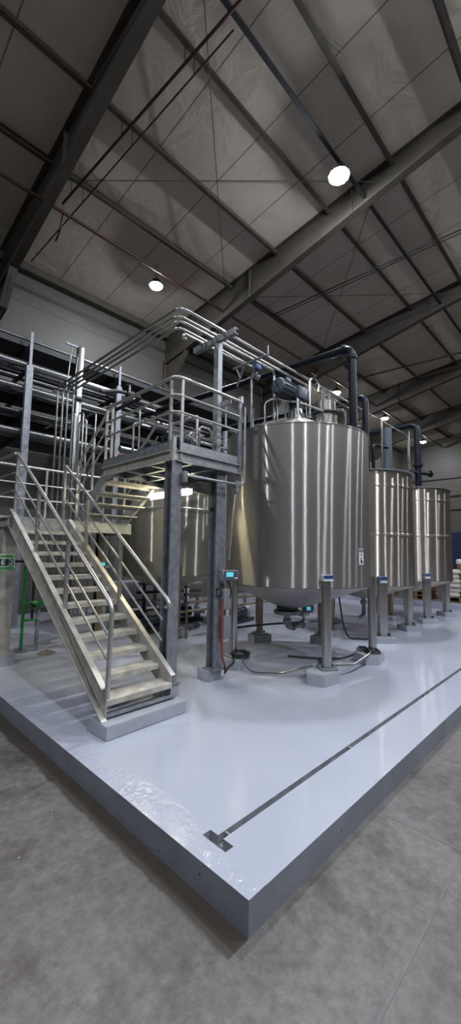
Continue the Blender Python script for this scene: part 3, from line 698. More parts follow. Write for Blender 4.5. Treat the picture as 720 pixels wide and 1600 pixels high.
MB().box((1.79, 2.10, PT), (1.985, 2.29, PT + .012)).build('base_plate', 'galv_dark', pf, smooth=0)
RZ = 3.45
for z, rr in ((RZ, .02), (3.255, .014), (3.07, .014)):
    MB().tube([(PX0 + .02, PY1, z), (PX0 + .02, PY0 + .0, z), (PX1, PY0 + .0, z)], rr, 12, bend=.09).build('guard_rail', 'rail', pf)
    MB().tube([(2.02, PY1 - .02, z), (PX1, PY1 - .02, z), (PX1, 2.9, z)], rr, 10, bend=.06).build('guard_rail', 'rail', pf)
for x, y, z0 in ((PX0 + .02, PY0 + .085, DZ - .09), (PX0 + .105, PY0, DZ - .09), (PX0 + .02, PY1 - .02, DZ - .06), (PX0 + .02, PY1 - .16, DZ), (PX1, PY1 - .02, DZ), (PX1, 2.9, DZ)):
    MB().bar((x, y, z0), (x, y, RZ - .005), .034, .020, (0, 1, 0)).build('post', 'rail', pf)
MB().box((PX1 - .03, PY0 - .012, 2.50), (PX1 + .02, PY0 + .012, 3.50)).build('end_post', 'galv_dark', pf, smooth=0)
MB().box((PX1 + .0, PY0 - .02, 3.43), (PX1 + .03, PY0 - .012, 3.52)).build('post_plate', 'white_paint', pf, smooth=0)

# conduit and boxes on the platform front
cd = thing('conduit_run', 'thin grey conduit running under the platform front edge and up its end post', 'conduit', (1.25, 2.05, 2.38))
MB().tube([(1.27, 2.045, 2.39), (2.10, 2.045, 2.395), (2.19, 2.045, 2.43), (2.19, 2.045, 3.38)], .014, 10, bend=.07).build('conduit', 'galv', cd)
MB().bbox((1.235, 2.02, 2.31), (1.285, 2.08, 2.43), .006).build('conduit_box', 'box_grey', cd); MB().bbox((2.02, 2.02, 2.36), (2.11, 2.075, 2.43), .01).build('conduit_box', 'box_grey', cd); MB().bbox((2.03, 2.02, 2.28), (2.075, 2.075, 2.358), .008).build('conduit_box', 'box_grey', cd)
MB().tube([(2.052, 2.045, 2.30), (2.03, 2.07, 2.0), (2.0, 2.10, 1.5)], .010, 8).build('drop_cable', 'galv', cd)

def indicator(name_label, p, w, rz, cat='display'):
    x, y, z = p
    t = thing('weight_indicator', name_label, cat, p)
    b = MB().prism([(-.05, -.055), (.03, -.055), (.05, .02), (.03, .06), (-.05, .06)], 'x', -w / 2, w / 2); q = Matrix.Translation(p) @ Matrix.Rotation(rz, 4, 'Z') @ Matrix.Scale(-1, 4, (0, 1, 0))
    bmesh.ops.transform(b.bm, matrix=q, verts=b.bm.verts); b.build('housing', 'box_grey', t, smooth=20)
    b = MB().box((-w * .30, -.058, -.012), (w * .12, -.047, .04)); b2 = MB().box((-w * .42, -.053, -.045), (w * .42, -.046, .052))
    q = Matrix.Translation(p) @ Matrix.Rotation(rz, 4, 'Z')
    for bb, nm, m in ((b2, 'face_plate', 'blue_grey'), (b, 'screen', 'screen')): bmesh.ops.transform(bb.bm, matrix=q, verts=bb.bm.verts); bb.build(nm, m, t, smooth=0)
    for k in range(3):
        b = MB().box((w * (.2 + .07 * k), -.057, -.035), (w * (.2 + .07 * k) + .012, -.05, -.02)); bmesh.ops.transform(b.bm, matrix=q, verts=b.bm.verts); b.build('button', 'white_paint', t, smooth=0)
    return t
indicator('grey weight display with cyan screen, on the platform column nearest the largest tank', (1.97, 2.07, 1.32), .22, rad(-12))
indicator('small weight display with cyan screen, on the dark landing post behind the stairs', (1.97, 5.0, 1.34), .22, rad(-20))
indicator('little cyan-lit display low behind the middle front leg of the largest tank', (4.05, 2.36, .72), .16, rad(-30))
for z0, z1, lb in ((.93, 1.17, 'upper'), (.60, .86, 'lower')):
    j = thing('junction_box', f'{lb} of two grey junction boxes below the cyan display on the column', 'junction box', (1.95, 2.10, z0))
    MB().bbox((1.90, 2.085, z0), (2.03, 2.13, z1), .006).build('case', 'box_grey', j); MB().bbox((1.905, 2.075, z0 + .005), (2.025, 2.086, z1 - .005), .004).build('cover', 'box_grey', j)
o = MB().tube([(1.935, 2.115, 1.22), (1.93, 2.10, 1.15), (1.885, 2.085, .9), (1.89, 2.085, .6), (1.90, 2.08, .40), (1.93, 2.07, .32)], .013, 8).build('flexible_conduit', 'red_conduit'); tag(o, 'red flexible conduit beside the junction boxes on the display column', 'conduit')
o = MB().torus((1.845, 2.10, 1.13), .045, .012, 'x', 20).build('cable_coil', 'rubber'); tag(o, 'small black cable loop hanging on the display column', 'cable')
o = MB().tube([(1.97, 2.09, 1.26), (2.02, 2.06, 1.15), (2.0, 2.08, 1.05)], .008, 6, bend=.04).build('cable', 'rubber'); tag(o, 'short black cable between the cyan display and the upper junction box', 'cable')

# ------------------------------------------------------------------ pipes on the upper support
sp = thing('pipe_support', 'tall galvanised post with cross arm that carries the stainless pipes above the platform', 'support', (1.93, 2.28, DZ))
b = MB().box((1.905, 2.24, DZ), (1.975, 2.25, 4.30)); b.box((1.905, 2.25, DZ), (1.915, 2.31, 4.30)); b.box((1.905, 2.31, DZ), (1.975, 2.32, 4.30)); b.build('post', 'galv', sp, smooth=0)
b = MB().box((1.90, 1.96, 4.20), (1.912, 2.72, 4.275)); b.box((1.912, 1.96, 4.20), (1.96, 2.72, 4.21)); b.box((1.912, 1.96, 4.265), (1.96, 2.72, 4.275)); b.build('cross_arm', 'galv_dark', sp, smooth=0)
MB().box((1.975, 2.08, 3.38), (1.985, 2.32, 3.44)).build('side_bracket', 'galv', sp, smooth=0)
PZ = 4.305
def pipe(pts, r, label, m='tube', bend=.09, name='process_pipe', cat='pipe', group=None, seg=12):
    return tag(MB().tube(pts, r, seg, bend=bend).build(name, m), label, cat, group)
G1 = 'stainless pipes over the platform'
pipe([(1.24, 5.42, .7), (1.24, 5.42, PZ), (1.24, 2.17, PZ), (7.9, 2.17, PZ), (7.9, 2.17, 3.2)], .017, 'outermost and longest of the bent stainless pipes above the platform', group=G1)
pipe([(1.32, 5.40, .7), (1.32, 5.40, PZ), (1.32, 2.31, PZ), (5.55, 2.31, PZ), (5.55, 2.31, 3.22)], .017, 'second bent stainless pipe from the outside, above the platform', group=G1)
pipe([(1.39, 5.38, .7), (1.39, 5.38, PZ), (1.39, 2.38, PZ), (3.20, 2.38, PZ), (3.20, 2.38, 3.55)], .017, 'third bent stainless pipe from the outside, dropping to the largest tank', group=G1)
pipe([(1.48, 5.36, .7), (1.48, 5.36, PZ), (1.48, 2.50, PZ), (2.9, 2.50, PZ - .03), (3.05, 2.7, PZ - .03), (3.05, 2.7, 3.45)], .016, 'fourth bent pipe, inside the outer three, above the platform', group=G1)
pipe([(1.60, 2.50, PZ - .10), (1.60, 2.57, PZ - .10), (1.60, 2.57, PZ), (2.75, 2.57, PZ), (2.75, 2.72, PZ - .3)], .015, 'short innermost pipe with a stub end, above the platform', group=G1)
for i, (x, y, zt) in enumerate(((1.57, 5.47, 3.95), (1.70, 5.42, 4.0), (1.78, 5.45, 3.9), (1.93, 5.42, 4.05))):
    pipe([(x, y, .5), (x, y, zt), (x, 6.75, zt)], .017, 'straight vertical stainless pipe in the bank behind the landing', group='vertical pipes behind the landing')
b = MB(); b.bar((2.7, 2.1, PZ - .03), (2.7, 2.75, PZ - .03), .03, .02); b.bar((2.7, 2.1, PZ - .03), (2.7, 2.1, PZ + .1), .02, .02); b.tube([(2.7, 2.62, PZ - .2), (2.7, 2.70, PZ - .02)], .012, 6)
tag(b.build('pipe_hanger', 'galv_dark'), 'small cross bracket clamping the stainless pipes between support post and largest tank', 'bracket')
va = thing('actuator_valve', 'small valve with blue actuator on the stainless pipes above the platform end', 'valve', (2.95, 2.45, PZ - .1))
MB().cyl((2.92, 2.52, PZ - .13), (3.0, 2.52, PZ - .13), .04).build('valve_body', 'galv', va); MB().cyl((2.96, 2.52, PZ - .10), (2.96, 2.52, PZ - .02), .012).build('valve_stem', 'galv', va); MB().bbox((2.90, 2.47, PZ - .03), (3.02, 2.57, PZ + .05), .012).build('actuator', 'label_blue', va)
# black duct
pipe([(3.9, 7.4, 4.86), (3.9, 1.48, 4.62), (3.92, 1.48, 3.2)], .058, 'thick navy-black pipe crossing overhead and dropping onto the largest tank', 'black_pipe', bend=.14, seg=18, cat='black_pipe')
bp_ = bpy.data.objects[[o.name for o in bpy.data.objects if o.get('category') == 'black_pipe'][0]]; bp_['category'] = 'pipe'
for p0, p1, r_c in (((3.9, 1.62, 4.626), (3.9, 1.57, 4.624), .075), ((3.902, 1.48, 4.50), (3.903, 1.48, 4.45), .075), ((3.9, 3.42, 4.70), (3.9, 3.52, 4.702), .07)):
    MB().cyl(p0, p1, r_c, seg=20).build('collar', 'black_pipe', bp_)
# tank two / three roof pipes
t = thing('riser_pipe', 'thick blue-grey riser standing on top of the slim tank next to the largest', 'pipe', (6.35, 2.0, 3.12))
MB().cyl((6.35, 2.0, 3.1), (6.35, 2.0, 4.08), .085, seg=20).build('riser', 'blue_grey', t); MB().cyl((6.35, 2.0, 3.12), (6.35, 2.0, 3.16), .13).build('flange', 'blue_grey', t)
pipe([(5.7, 2.0, 3.1), (5.7, 2.0, 3.62), (6.1, 1.9, 3.62)], .03, 'dark branch pipe low between the largest tank and blue-grey riser', 'black_pipe')
pipe([(5.86, 1.9, 3.1), (5.86, 1.9, 4.1)], .022, 'thin upright stainless pipe beside the blue-grey riser')
pipe([(5.5, 2.04, 3.12), (5.5, 2.04, 4.5), (5.5, 5.8, 4.65)], .06, 'dark riser with elbow just right of the largest tank', 'black_pipe', bend=.14)
pipe([(8.6, 2.2, 3.75), (8.6, 2.2, 4.75), (8.6, 4.2, 4.78)], .075, 'black riser with elbow above the farthest tank', 'black_pipe', bend=.16, seg=16)
t = thing('pipe_tee', 'black flanged tee on top of the farthest tank', 'pipe fitting', (8.6, 2.3, 3.15))
MB().cyl((8.6, 2.2, 3.12), (8.6, 2.2, 3.75), .07).build('stem', 'black_pipe', t); MB().tube([(8.36, 2.32, 3.55), (8.9, 2.03, 3.55)], .05, 12).build('crossbar', 'black_pipe', t)
for p0, p1, r_c in (((8.6, 2.2, 3.70), (8.6, 2.2, 3.76), .11), ((8.9, 2.03, 3.55), (8.93, 2.014, 3.55), .08), ((8.6, 2.2, 3.16), (8.6, 2.2, 3.2), .12)): MB().cyl(p0, p1, r_c).build('flange', 'black_pipe', t)
pipe([(8.9, 2.5, 3.12), (8.9, 2.5, 4.7)], .022, 'thin upright stainless pipe beside the black riser of the farthest tank')

# ------------------------------------------------------------------ pipe rack along the back
rk = thing('pipe_rack', 'dark steel rack of posts and arms carrying many pipes along the back wall', 'rack', (1.2, 6.8, S))
for x, y, zt in ((-2.0, 6.8, 5.1), (1.22, 6.78, 5.1), (3.15, 6.8, 5.3), (6.6, 6.8, 5.2)):
    b = MB().box((x - .06, y - .02, S), (x + .06, y - .008, zt)); b.box((x - .06, y - .008, S), (x - .048, y + .07, zt)); b.box((x + .048, y - .008, S), (x + .06, y + .07, zt))
    p = b.build('post', 'galv_dark', rk, smooth=0)
    MB().box((x - .02, y - .01, zt), (x + .03, y + .02, 5.78)).build('post_extension', 'galv_dark', rk, smooth=0)
    h = MB()
    for z in [S + .4 + .22 * i for i in range(22)]: h.cyl((x - .03, y - .0215, z), (x - .03, y - .019, z), .010, seg=8)
    h.build('bolt_hole', 'ink', p)
    for z in (3.75, 4.15, 4.60, 5.05, 5.50): MB().box((x - .03, y + .02, z - .03), (x + .03, 8.6, z + .03)).build('arm', 'dark', rk, smooth=0)
GR = 'long pipes lying on the back rack'
lab = 'long horizontal pipe among many lying on the back pipe rack'
spec = []
for z, items in ((3.75, ((6.95, .055, 'insul'), (7.15, .04, 'rackpipe'), (7.36, .06, 'rackpipe'), (7.44, .02, 'dark'))),
                 (4.15, ((6.95, .035, 'rackpipe'), (7.1, .05, 'dark'), (7.35, .06, 'insul'), (7.22, .02, 'rackpipe'))),
                 (4.60, ((6.93, .06, 'insul'), (7.12, .03, 'rackpipe'), (7.3, .06, 'dark'), (7.2, .02, 'rackpipe'))),
                 (5.05, ((6.92, .075, 'insul'), (7.14, .04, 'rackpipe'), (7.32, .05, 'dark'), (7.6, .07, 'insul')))):
    for y, r, m in items: spec.append((y, z + .03 + r, r, m))
for i, (y, z, r, m) in enumerate(spec):
    x1 = 9.5 if i % 3 else 7.5
    pipe([(XL + .3, y, z), (x1, y, z)], r, lab, m, bend=0, group=GR)
ct = thing('cable_tray', 'wide dark cable tray on the topmost tier of the back pipe rack', 'cable tray', (0, 7.3, 5.53))
MB().box((XL + .3, 6.95, 5.53), (9.5, 7.75, 5.545)).build('tray_floor', 'dark', ct, smooth=0)
for y in (6.95, 7.74): MB().box((XL + .3, y, 5.53), (9.5, y + .01, 5.64)).build('tray_side', 'dark', ct, smooth=0)
for z, y0, y1, lb in ((4.155, 7.42, 7.95, 'second tier from below'), (4.605, 7.38, 7.95, 'third tier from below'), (3.755, 7.5, 8.2, 'lowest tier')):
    ct = thing('cable_tray', f'dark cable tray at the back of the rack, {lb}', 'cable tray', (0, 7.6, z))
    MB().box((XL + .3, y0, z + .03), (9.5, y1, z + .045)).build('tray_floor', 'dark', ct, smooth=0)
    for y in (y0, y1): MB().box((XL + .3, y, z + .03), (9.5, y + .01, z + .14)).build('tray_side', 'dark', ct, smooth=0)
pipe([(XL + .3, 6.97, 5.70), (9.5, 6.97, 5.70)], .03, 'bright thin pipe along the edge of the top cable tray', 'insul', bend=0)
pp = thing('pipe_post', 'pale square post with two slanting rods, standing behind the bank of vertical pipes', 'post', (1.66, 5.6, S))
MB().bbox((1.62, 5.56, S), (1.72, 5.66, 5.22), .006).build('post', 'insul', pp); MB().tube([(1.44, 5.58, 4.35), (1.52, 5.6, 5.22)], .012, 8).build('rod', 'tube', pp); MB().tube([(1.57, 5.58, 4.35), (1.64, 5.6, 5.24)], .012, 8).build('rod', 'tube', pp)
MB().bar((1.40, 5.6, 5.21), (1.70, 5.6, 5.21), .03, .03).build('top_bar', 'galv_dark', pp); MB().bar((1.2, 5.52, 4.25), (2.0, 5.52, 4.25), .04, .04).build('pipe_bar', 'dark', pp)
b = thing('actuator_valve', 'dark valve with handwheel on the rack behind the platform, left of its corner', 'valve', (3.1, 5.8, 4.8))
MB().cyl((2.75, 5.8, 4.75), (2.9, 5.8, 4.75), .07).build('valve_body', 'dark', b); MB().cyl((2.82, 5.8, 4.78), (2.82, 5.8, 4.95), .02).build('valve_stem', 'galv', b); MB().torus((2.82, 5.8, 4.96), .07, .014, seg=20).build('handwheel', 'dark', b)
pipe([(2.2, 5.8, 4.62), (2.6, 5.8, 4.75), (3.1, 5.8, 4.75), (3.1, 6.8, 4.75)], .04, 'dark pipe bending into the handwheel valve behind the platform', 'dark')
# things on and behind the deck
pm = thing('pump_motor', 'dark blue pump motor on a low frame on the platform deck, behind its front corner', 'motor', (1.62, 2.62, DZ))
mz = DZ + .27
m_ = MB().lathe([(.02, 0), (.09, 0), (.10, .02), (.10, .36), (.08, .40), (.02, .40)], (0, 0), 28); bmesh.ops.transform(m_.bm, matrix=Matrix.Translation((1.42, 2.62, mz)) @ Matrix.Rotation(rad(90), 4, 'Y'), verts=m_.bm.verts)
for k in range(8): m_.torus((1.47 + .035 * k, 2.62, mz), .102, .007, 'x', 24)
m_.build('motor', 'navy_motor', pm); MB().torus((1.82, 2.62, mz), .09, .016, 'x', 24).build('end_ring', 'tube', pm); MB().bbox((1.45, 2.54, DZ), (1.77, 2.70, mz - .095), .006).build('frame', 'dark', pm)
cc = MB()
for k in range(5): cc.torus((1.27, 3.28, DZ + .03 + .028 * k), .07, .014, seg=24)
tag(cc.build('hose_coil', 'orange'), 'copper-coloured hose coil on the platform deck by its left edge', 'hose')
GD = 'small stainless pipes on the platform deck'
pipe([(1.80, 2.45, DZ), (1.80, 2.45, 3.13), (2.0, 2.45, 3.13), (2.0, 2.45, 3.0)], .016, 'thin stainless hoop pipe standing on the deck behind the right front rail', group=GD, bend=.06)
for x, y, h in ((1.40, 3.3, .62), (1.55, 3.4, .9), (1.95, 3.0, .52), (2.02, 2.9, .55)):
    pipe([(x, y, DZ), (x, y, DZ + h), (x + .25, y, DZ + h)], .014, {1.40: 'short upright pipe on the deck near the hose coil', 1.55: 'tall upright pipe at the back of the deck', 1.95: 'left of two close upright pipes near the support post', 2.02: 'right of two close upright pipes near the support post'}[x], group=GD, bend=.05)
pipe([(2.2, 3.4, 3.28), (4.6, 3.4, 3.28), (4.6, 4.6, 3.28)], .025, 'horizontal pipe passing behind the platform right rail, over the olive tank', 'tube')
pipe([(2.0, 3.9, 3.12), (4.9, 3.9, 3.12)], .03, 'lower horizontal pipe behind the platform, over the olive tank', 'rackpipe')
pipe([(1.9, 4.5, 3.22), (5.2, 4.5, 3.22)], .05, 'thick horizontal pipe above the lid of the olive tank', 'insul')
MBx = MB().tube([(2.2, 2.09, 3.40), (2.34, 2.12, 3.29), (2.46, 2.3, 3.28), (2.75, 2.6, 3.5)], .014, 8, bend=.1).build('cable', 'rubber'); tag(MBx, 'black cable looping from the platform end post to the largest tank lid', 'cable')

# tube light under the platform
tl = thing('tube_light', 'glowing tube light fitting hung under the platform deck', 'light', (2.05, 3.4, 2.41))
MB().bbox((2.005, 2.90, 2.425), (2.095, 3.88, 2.465), .008).build('housing', 'white_paint', tl); MB().cyl((2.03, 2.92, 2.41), (2.03, 3.86, 2.41), .016, seg=12).build('tube', 'tube_lamp', tl); MB().cyl((2.07, 2.92, 2.41), (2.07, 3.86, 2.41), .016, seg=12).build('tube', 'tube_lamp', tl)
MB().bar((2.10, 2.90, 2.41), (2.10, 3.88, 2.41), .008, .11).build('added_light_shield', 'white_paint', tl)  # added lip that keeps the tube light off the largest tank
for y in (3.05, 3.45): MB().box((2.04, y, 2.465), (2.06, y + .02, 2.56)).build('bracket', 'galv', tl)

# ------------------------------------------------------------------ sign, eyewash, low gear
sg = thing('safety_sign', 'pale green safety sign with white pictograms on the landing column', 'sign', (.36, 4.375, 1.42))
sx0, sx1, sz0, sz1, sy = .20, .405, 1.315, 1.525, 4.372
MB().box((sx0, sy, sz0), (sx1, sy + .006, sz1)).build('plate', 'sign_pale', sg, smooth=0)
MB().box((sx0 + .01, sy - .002, 1.375), (sx1 - .01, sy, 1.462)).build('pictogram_panel', 'sign_dark', sg, smooth=0)
MB().box((sx0 + .005, sy - .002, 1.325), (sx1 - .005, sy, 1.358)).build('lower_band', 'sign_green', sg, smooth=0)
for z in (1.478, 1.496): MB().box((sx0 + .03, sy - .002, z), (sx1 - .01, sy, z + .009)).build('text_line', 'sign_dark', sg, smooth=0)
q = MB()                                    # two white pictograms: figure under a shower, face at an eye bath
q.cyl((.265, sy - .002, 1.437), (.265, sy - .005, 1.437), .011, seg=12); q.box((.255, sy - .005, 1.385), (.275, sy - .002, 1.424)); q.bar((.245, sy - .0035, 1.42), (.285, sy - .0035, 1.405), .003, .008)
q.bar((.29, sy - .0035, 1.385), (.29, sy - .0035, 1.452), .006, .003); q.bar((.265, sy - .0035, 1.452), (.29, sy - .0035, 1.452), .003, .006)
q.build('shower_pictogram', 'white_paint', sg, smooth=0)
q = MB().tube([(.335, sy - .004, 1.452), (.37, sy - .004, 1.445), (.382, sy - .004, 1.415), (.36, sy - .004, 1.40)], .007, 6); q.bar((.325, sy - .0035, 1.386), (.385, sy - .0035, 1.386), .003, .010); q.tube([(.35, sy - .004, 1.39), (.345, sy - .004, 1.425)], .004, 6)
q.build('eyewash_pictogram', 'white_paint', sg)
ew = thing('eyewash_station', 'green pedestal eyewash station with a bowl on a bracket, behind the landing column', 'eyewash', (.74, 4.93, S))
MB().tube([(.74, 4.93, S), (.74, 4.93, 1.34)], .022, 12).build('standpipe', 'green', ew); MB().cyl((.74, 4.93, S), (.74, 4.93, S + .02), .07).build('base_plate', 'galv_dark', ew)
MB().lathe([(.02, .74), (.06, .745), (.14, .80), (.155, .83), (.145, .83), (.05, .76), (.02, .755)], (.93, 4.89), 32).build('bowl', 'green', ew)
MB().tube([(.74, 4.93, .58), (.90, 4.88, .58), (.93, 4.89, .62), (.93, 4.89, .75)], .016, 10, bend=.06).tube([(.74, 4.93, .74), (.92, 4.87, .76)], .010, 8).build('bracket_pipe', 'green', ew)
MB().cyl((.94, 4.88, .82), (.94, 4.88, .86), .012).cyl((1.02, 4.84, .82), (1.02, 4.84, .86), .012).build('spray_nozzle', 'green', ew)
MB().bar((.76, 4.80, .77), (.88, 4.84, .77), .06, .006).build('push_plate', 'dark', ew)
MB().tube([(.93, 4.89, .74), (.93, 4.89, S)], .028, 12).build('drain_pipe', 'galv_dark', ew)
b = MB().lathe([(.02, S + .035), (.07, S + .03), (.11, S + .012), (.13, S)], (.98, 4.64), 20, cap=(False, False)); tag(b.build('folded_sack', 'burlap'), 'flat brownish sack lying at the foot of the green eyewash', 'sack')
pipe([(1.0, 5.3, .52), (1.0, 5.3, 1.40), (.62, 5.3, 1.40)], .02, 'dark bent pipe above the green eyewash', 'dark')
cb = thing('equipment_cabinet', 'low lilac-grey machine cabinet behind the stairs, left of the olive tank foot', 'cabinet', (3.55, 6.5, S))
MB().bbox((3.05, 6.25, S + .22), (4.35, 6.72, S + .78), .03).build('body', 'cab', cb); MB().bbox((3.02, 6.2, S + .36), (4.38, 6.25, S + .42), .01).build('front_rail', 'tube', cb)
for x in (3.1, 3.7, 4.3): MB().box((x - .03, 6.28, S), (x + .03, 6.34, S + .22)).build('foot', 'dark', cb, smooth=0)
MB().box((3.0, 6.15, S), (4.4, 6.7, S + .10)).build('skid_base', 'dark', cb, smooth=0)
def pump(p, rz, label):
    t = thing('pump_set', label, 'pump', p); x, y, z = p; q = Matrix.Translation(p) @ Matrix.Rotation(rz, 4, 'Z')
    def go(b, nm, m): bmesh.ops.transform(b.bm, matrix=q, verts=b.bm.verts); b.build(nm, m, t)
    go(MB().bbox((-.35, -.12, 0), (.35, .12, .07), .006), 'skid_base', 'dark')
    b = MB().lathe([(.02, 0), (.09, 0), (.10, .02), (.10, .30), (.07, .33), (.02, .33)], (0, 0), 24); bmesh.ops.transform(b.bm, matrix=Matrix.Translation((-.3, 0, .20)) @ Matrix.Rotation(rad(90), 4, 'Y'), verts=b.bm.verts); go(b, 'motor', 'navy_motor')
    go(MB().cyl((.08, 0, .20), (.20, 0, .20), .12, seg=24).cyl((.2, 0, .2), (.30, 0, .2), .05), 'volute', 'galv'); go(MB().tube([(.14, 0, .30), (.14, 0, .55)], .035, 12).cyl((.14, 0, .5), (.14, 0, .53), .07), 'discharge_pipe', 'tube'); go(MB().bbox((-.2, -.06, .29), (-.08, .06, .36), .01), 'terminal_box', 'box_grey')
pump((3.05, 4.95, S), rad(20), 'pump set low under the olive tank, seen between the two platform columns')
pump((4.2, 5.35, S), rad(-35), 'pump set on the floor behind the olive tank, right of the display column')
pump((4.9, 4.55, S), rad(10), 'pump set far behind the largest tank drain')
bl = thing('valve_manifold', 'pipe manifold with small white tags behind the olive tank cone', 'manifold', (3.9, 5.8, S))
for k in range(3): MB().tube([(3.3, 6.02, .55 + .17 * k), (4.7, 5.6, .55 + .17 * k)], .03, 10).build('manifold_pipe', 'dark' if k % 2 else 'tube', bl); MB().bbox((4.28, 5.66, .50 + .17 * k), (4.42, 5.70, .60 + .17 * k), .004).build('tag_plate', 'white_paint', bl)
for k in range(2): MB().box((3.4 + .9 * k, 5.9 - .25 * k, S), (3.45 + .9 * k, 5.95 - .25 * k, .95)).build('manifold_post', 'dark', bl, smooth=0)
pipe([(2.75, 4.1, .58), (5.4, 4.1, .58), (5.4, 3.2, .58)], .022, 'yellow-lit stainless pipe low behind the largest tank', 'brown_lit')
pipe([(3.0, 4.0, .74), (5.0, 4.0, .74)], .022, 'upper of the yellow-lit pipes low behind the largest tank', 'brown_lit')
for x in (3.0, 3.9, 4.8): struct_ = MB().box((x, 4.04, S), (x + .03, 4.07, .75)).build('pipe_stand', 'brown_lit', smooth=0); tag(struct_, 'slim upright stand holding the yellow-lit low pipes', 'stand', 'stands of the low pipes behind the largest tank')
pipe([(2.9, 3.05, .46), (3.6, 2.9, .46), (4.6, 2.5, .46)], .016, 'thin dark pipe crossing under the largest tank cone', 'dark')

# cables and conduits lying around the leg pads
o = MB().tube([(2.50, 2.50, PT + .02), (2.42, 2.42, PT + .02), (2.22, 2.20, PT + .0), (2.12, 2.20, S + .1), (2.0, 2.14, S + .05), (1.95, 2.08, S + .12), (1.93, 2.08, .34)], .012, 8, bend=.08).build('cable', 'rubber'); tag(o, 'black cable draped over the pad beside the weight display column', 'cable')
o = MB()
for k, (rx, z) in enumerate(((.11, .015), (.10, .035), (.12, .05))): o.torus((2.47, 2.33, PT + z), rx, .010, seg=24)
tag(o.build('cable_coil', 'rubber'), 'coil of black cable on the pad at the left leg of the largest tank', 'cable')
o = MB().tube([(2.90, 1.28, PT + .03), (3.3, 1.22, PT - .03), (3.80, 1.24, PT + .02), (3.92, 1.30, PT + .04)], .018, 10, bend=.05).build('conduit', 'tube'); tag(o, 'pale conduit spanning the two front leg pads of the largest tank', 'conduit')
o = MB().tube([(2.75, 1.45, PT + .02), (2.6, 1.5, PT + .01), (2.55, 1.75, S + .03), (2.35, 2.05, S + .02), (2.36, 2.2, PT)], .012, 8, bend=.08).build('conduit', 'tube'); tag(o, 'pale floor conduit linking the left and middle front leg pads', 'conduit')
o = MB().tube([(3.93, 1.35, PT + .03), (3.75, 1.6, S + .02), (3.5, 1.85, S + .02), (3.3, 2.2, S + .02)], .014, 8, bend=.1).build('cable', 'rubber'); tag(o, 'straight black cable on the floor between the front legs of the largest tank', 'cable')
o = MB().torus((3.93, 1.26, PT + .02), .09, .012, seg=22); o.torus((3.96, 1.28, PT + .04), .07, .010, seg=22); tag(o.build('cable_coil', 'rubber'), 'coil of black cable at the right front leg of the largest tank', 'cable')
o = MB().tube([(4.9, 2.3, .9), (4.95, 2.25, .4), (5.02, 2.2, S + .02), (5.25, 1.9, S + .015), (5.4, 1.8, .26)], .014, 8, bend=.08).build('cable', 'rubber'); tag(o, 'black cable sagging to the floor in front of the slim tank next to the largest', 'cable')
for nm, a in (('middle front', -125.3), ('right front', -54.9), ('left', 163.6)):
    x, y = leg_pos(cT, RT_ - .13, a); o = thing('load_cell', f'grey load cell block at the {nm} leg of the largest tank', 'load cell', (x, y, PT))
    MB().bbox((x - .08, y - .03, PT), (x + .08, y + .03, PT + .045), .005, rad(a)).build('block', 'galv_dark', o); MB().bbox((x - .05, y - .04, PT + .045), (x + .05, y + .04, PT + .06), .004, rad(a)).build('top_plate', 'dark', o)

# ------------------------------------------------------------------ overhead services
G3 = 'dark red pipes under the roof'
pipe([(XL + .2, 6.4, 8.28), (XE - .3, 6.4, 8.28)], .035, 'dark red pipe running lengthwise under the roof past the farther lamp', 'red_pipe', bend=0, name='overhead_pipe', group=G3)
rp_ = [o for o in bpy.data.objects if o.name.startswith('overhead_pipe')][0]
for x in RX: MB().cyl((x, 6.4, 8.28), (x, 6.4, zr(6.4) - .7), .01, seg=6).build('hanger_rod', 'dark', rp_)
def sl(x0, y0, x1, y1, off, r, label, m='red_pipe', g=G3):
    n_ = 6; pts = [(x0 + (x1 - x0) * i / n_, y0 + (y1 - y0) * i / n_, zr(y0 + (y1 - y0) * i / n_) - off) for i in range(n_ + 1)]
    o = pipe(pts, r, label, m, bend=0, name='overhead_pipe', group=g)
    for yy in (6.1, 4.56, 3.07, 1.65, .24):
        if min(y0, y1) < yy < max(y0, y1):
            xx = x0 + (x1 - x0) * (yy - y0) / (y1 - y0); MB().cyl((xx, yy - .003, zr(yy) - off), (xx, yy - .003, zr(yy) - .035), .007, seg=6).build('hanger_rod', 'dark', o)
    return o
sl(1.50, 6.4, 2.54, -2.5, .33, .022, 'thicker dark red pipe sloping up beside the nearest rafter')
sl(1.56, 8.2, 2.14, 2.3, .36, .014, 'thin dark red pipe sloping up parallel to the thicker one')
pipe([(1.53, 6.42, 8.28), (1.53, 6.5, 8.0), (1.60, 6.9, 8.0)], .02, 'short red elbow hanging where the two red pipes meet', 'red_pipe', name='overhead_pipe')
sl(7.5, 5.9, 8.6, .8, .25, .016, 'thin paired line sloping under the roof behind the brightest lamp', 'dark', 'thin sloping lines under the roof'); sl(7.62, 5.9, 8.72, .8, .25, .012, 'thinner line beside the paired sloping line behind the brightest lamp', 'dark', 'thin sloping lines under the roof')
sl(13.0, 6.3, 14.6, 2.2, .3, .03, 'dark sloping pipe under the roof beyond the second full rafter', 'dark', 'thin sloping lines under the roof')
tr = MB().bar((XL + .2, 2.22, 9.02), (XE - .3, 2.22, 9.02), .07, .05).build('lamp_track', 'dark', smooth=0); tag(tr, 'dark cable track along the roof that carries the brightest lamp', 'cable track')

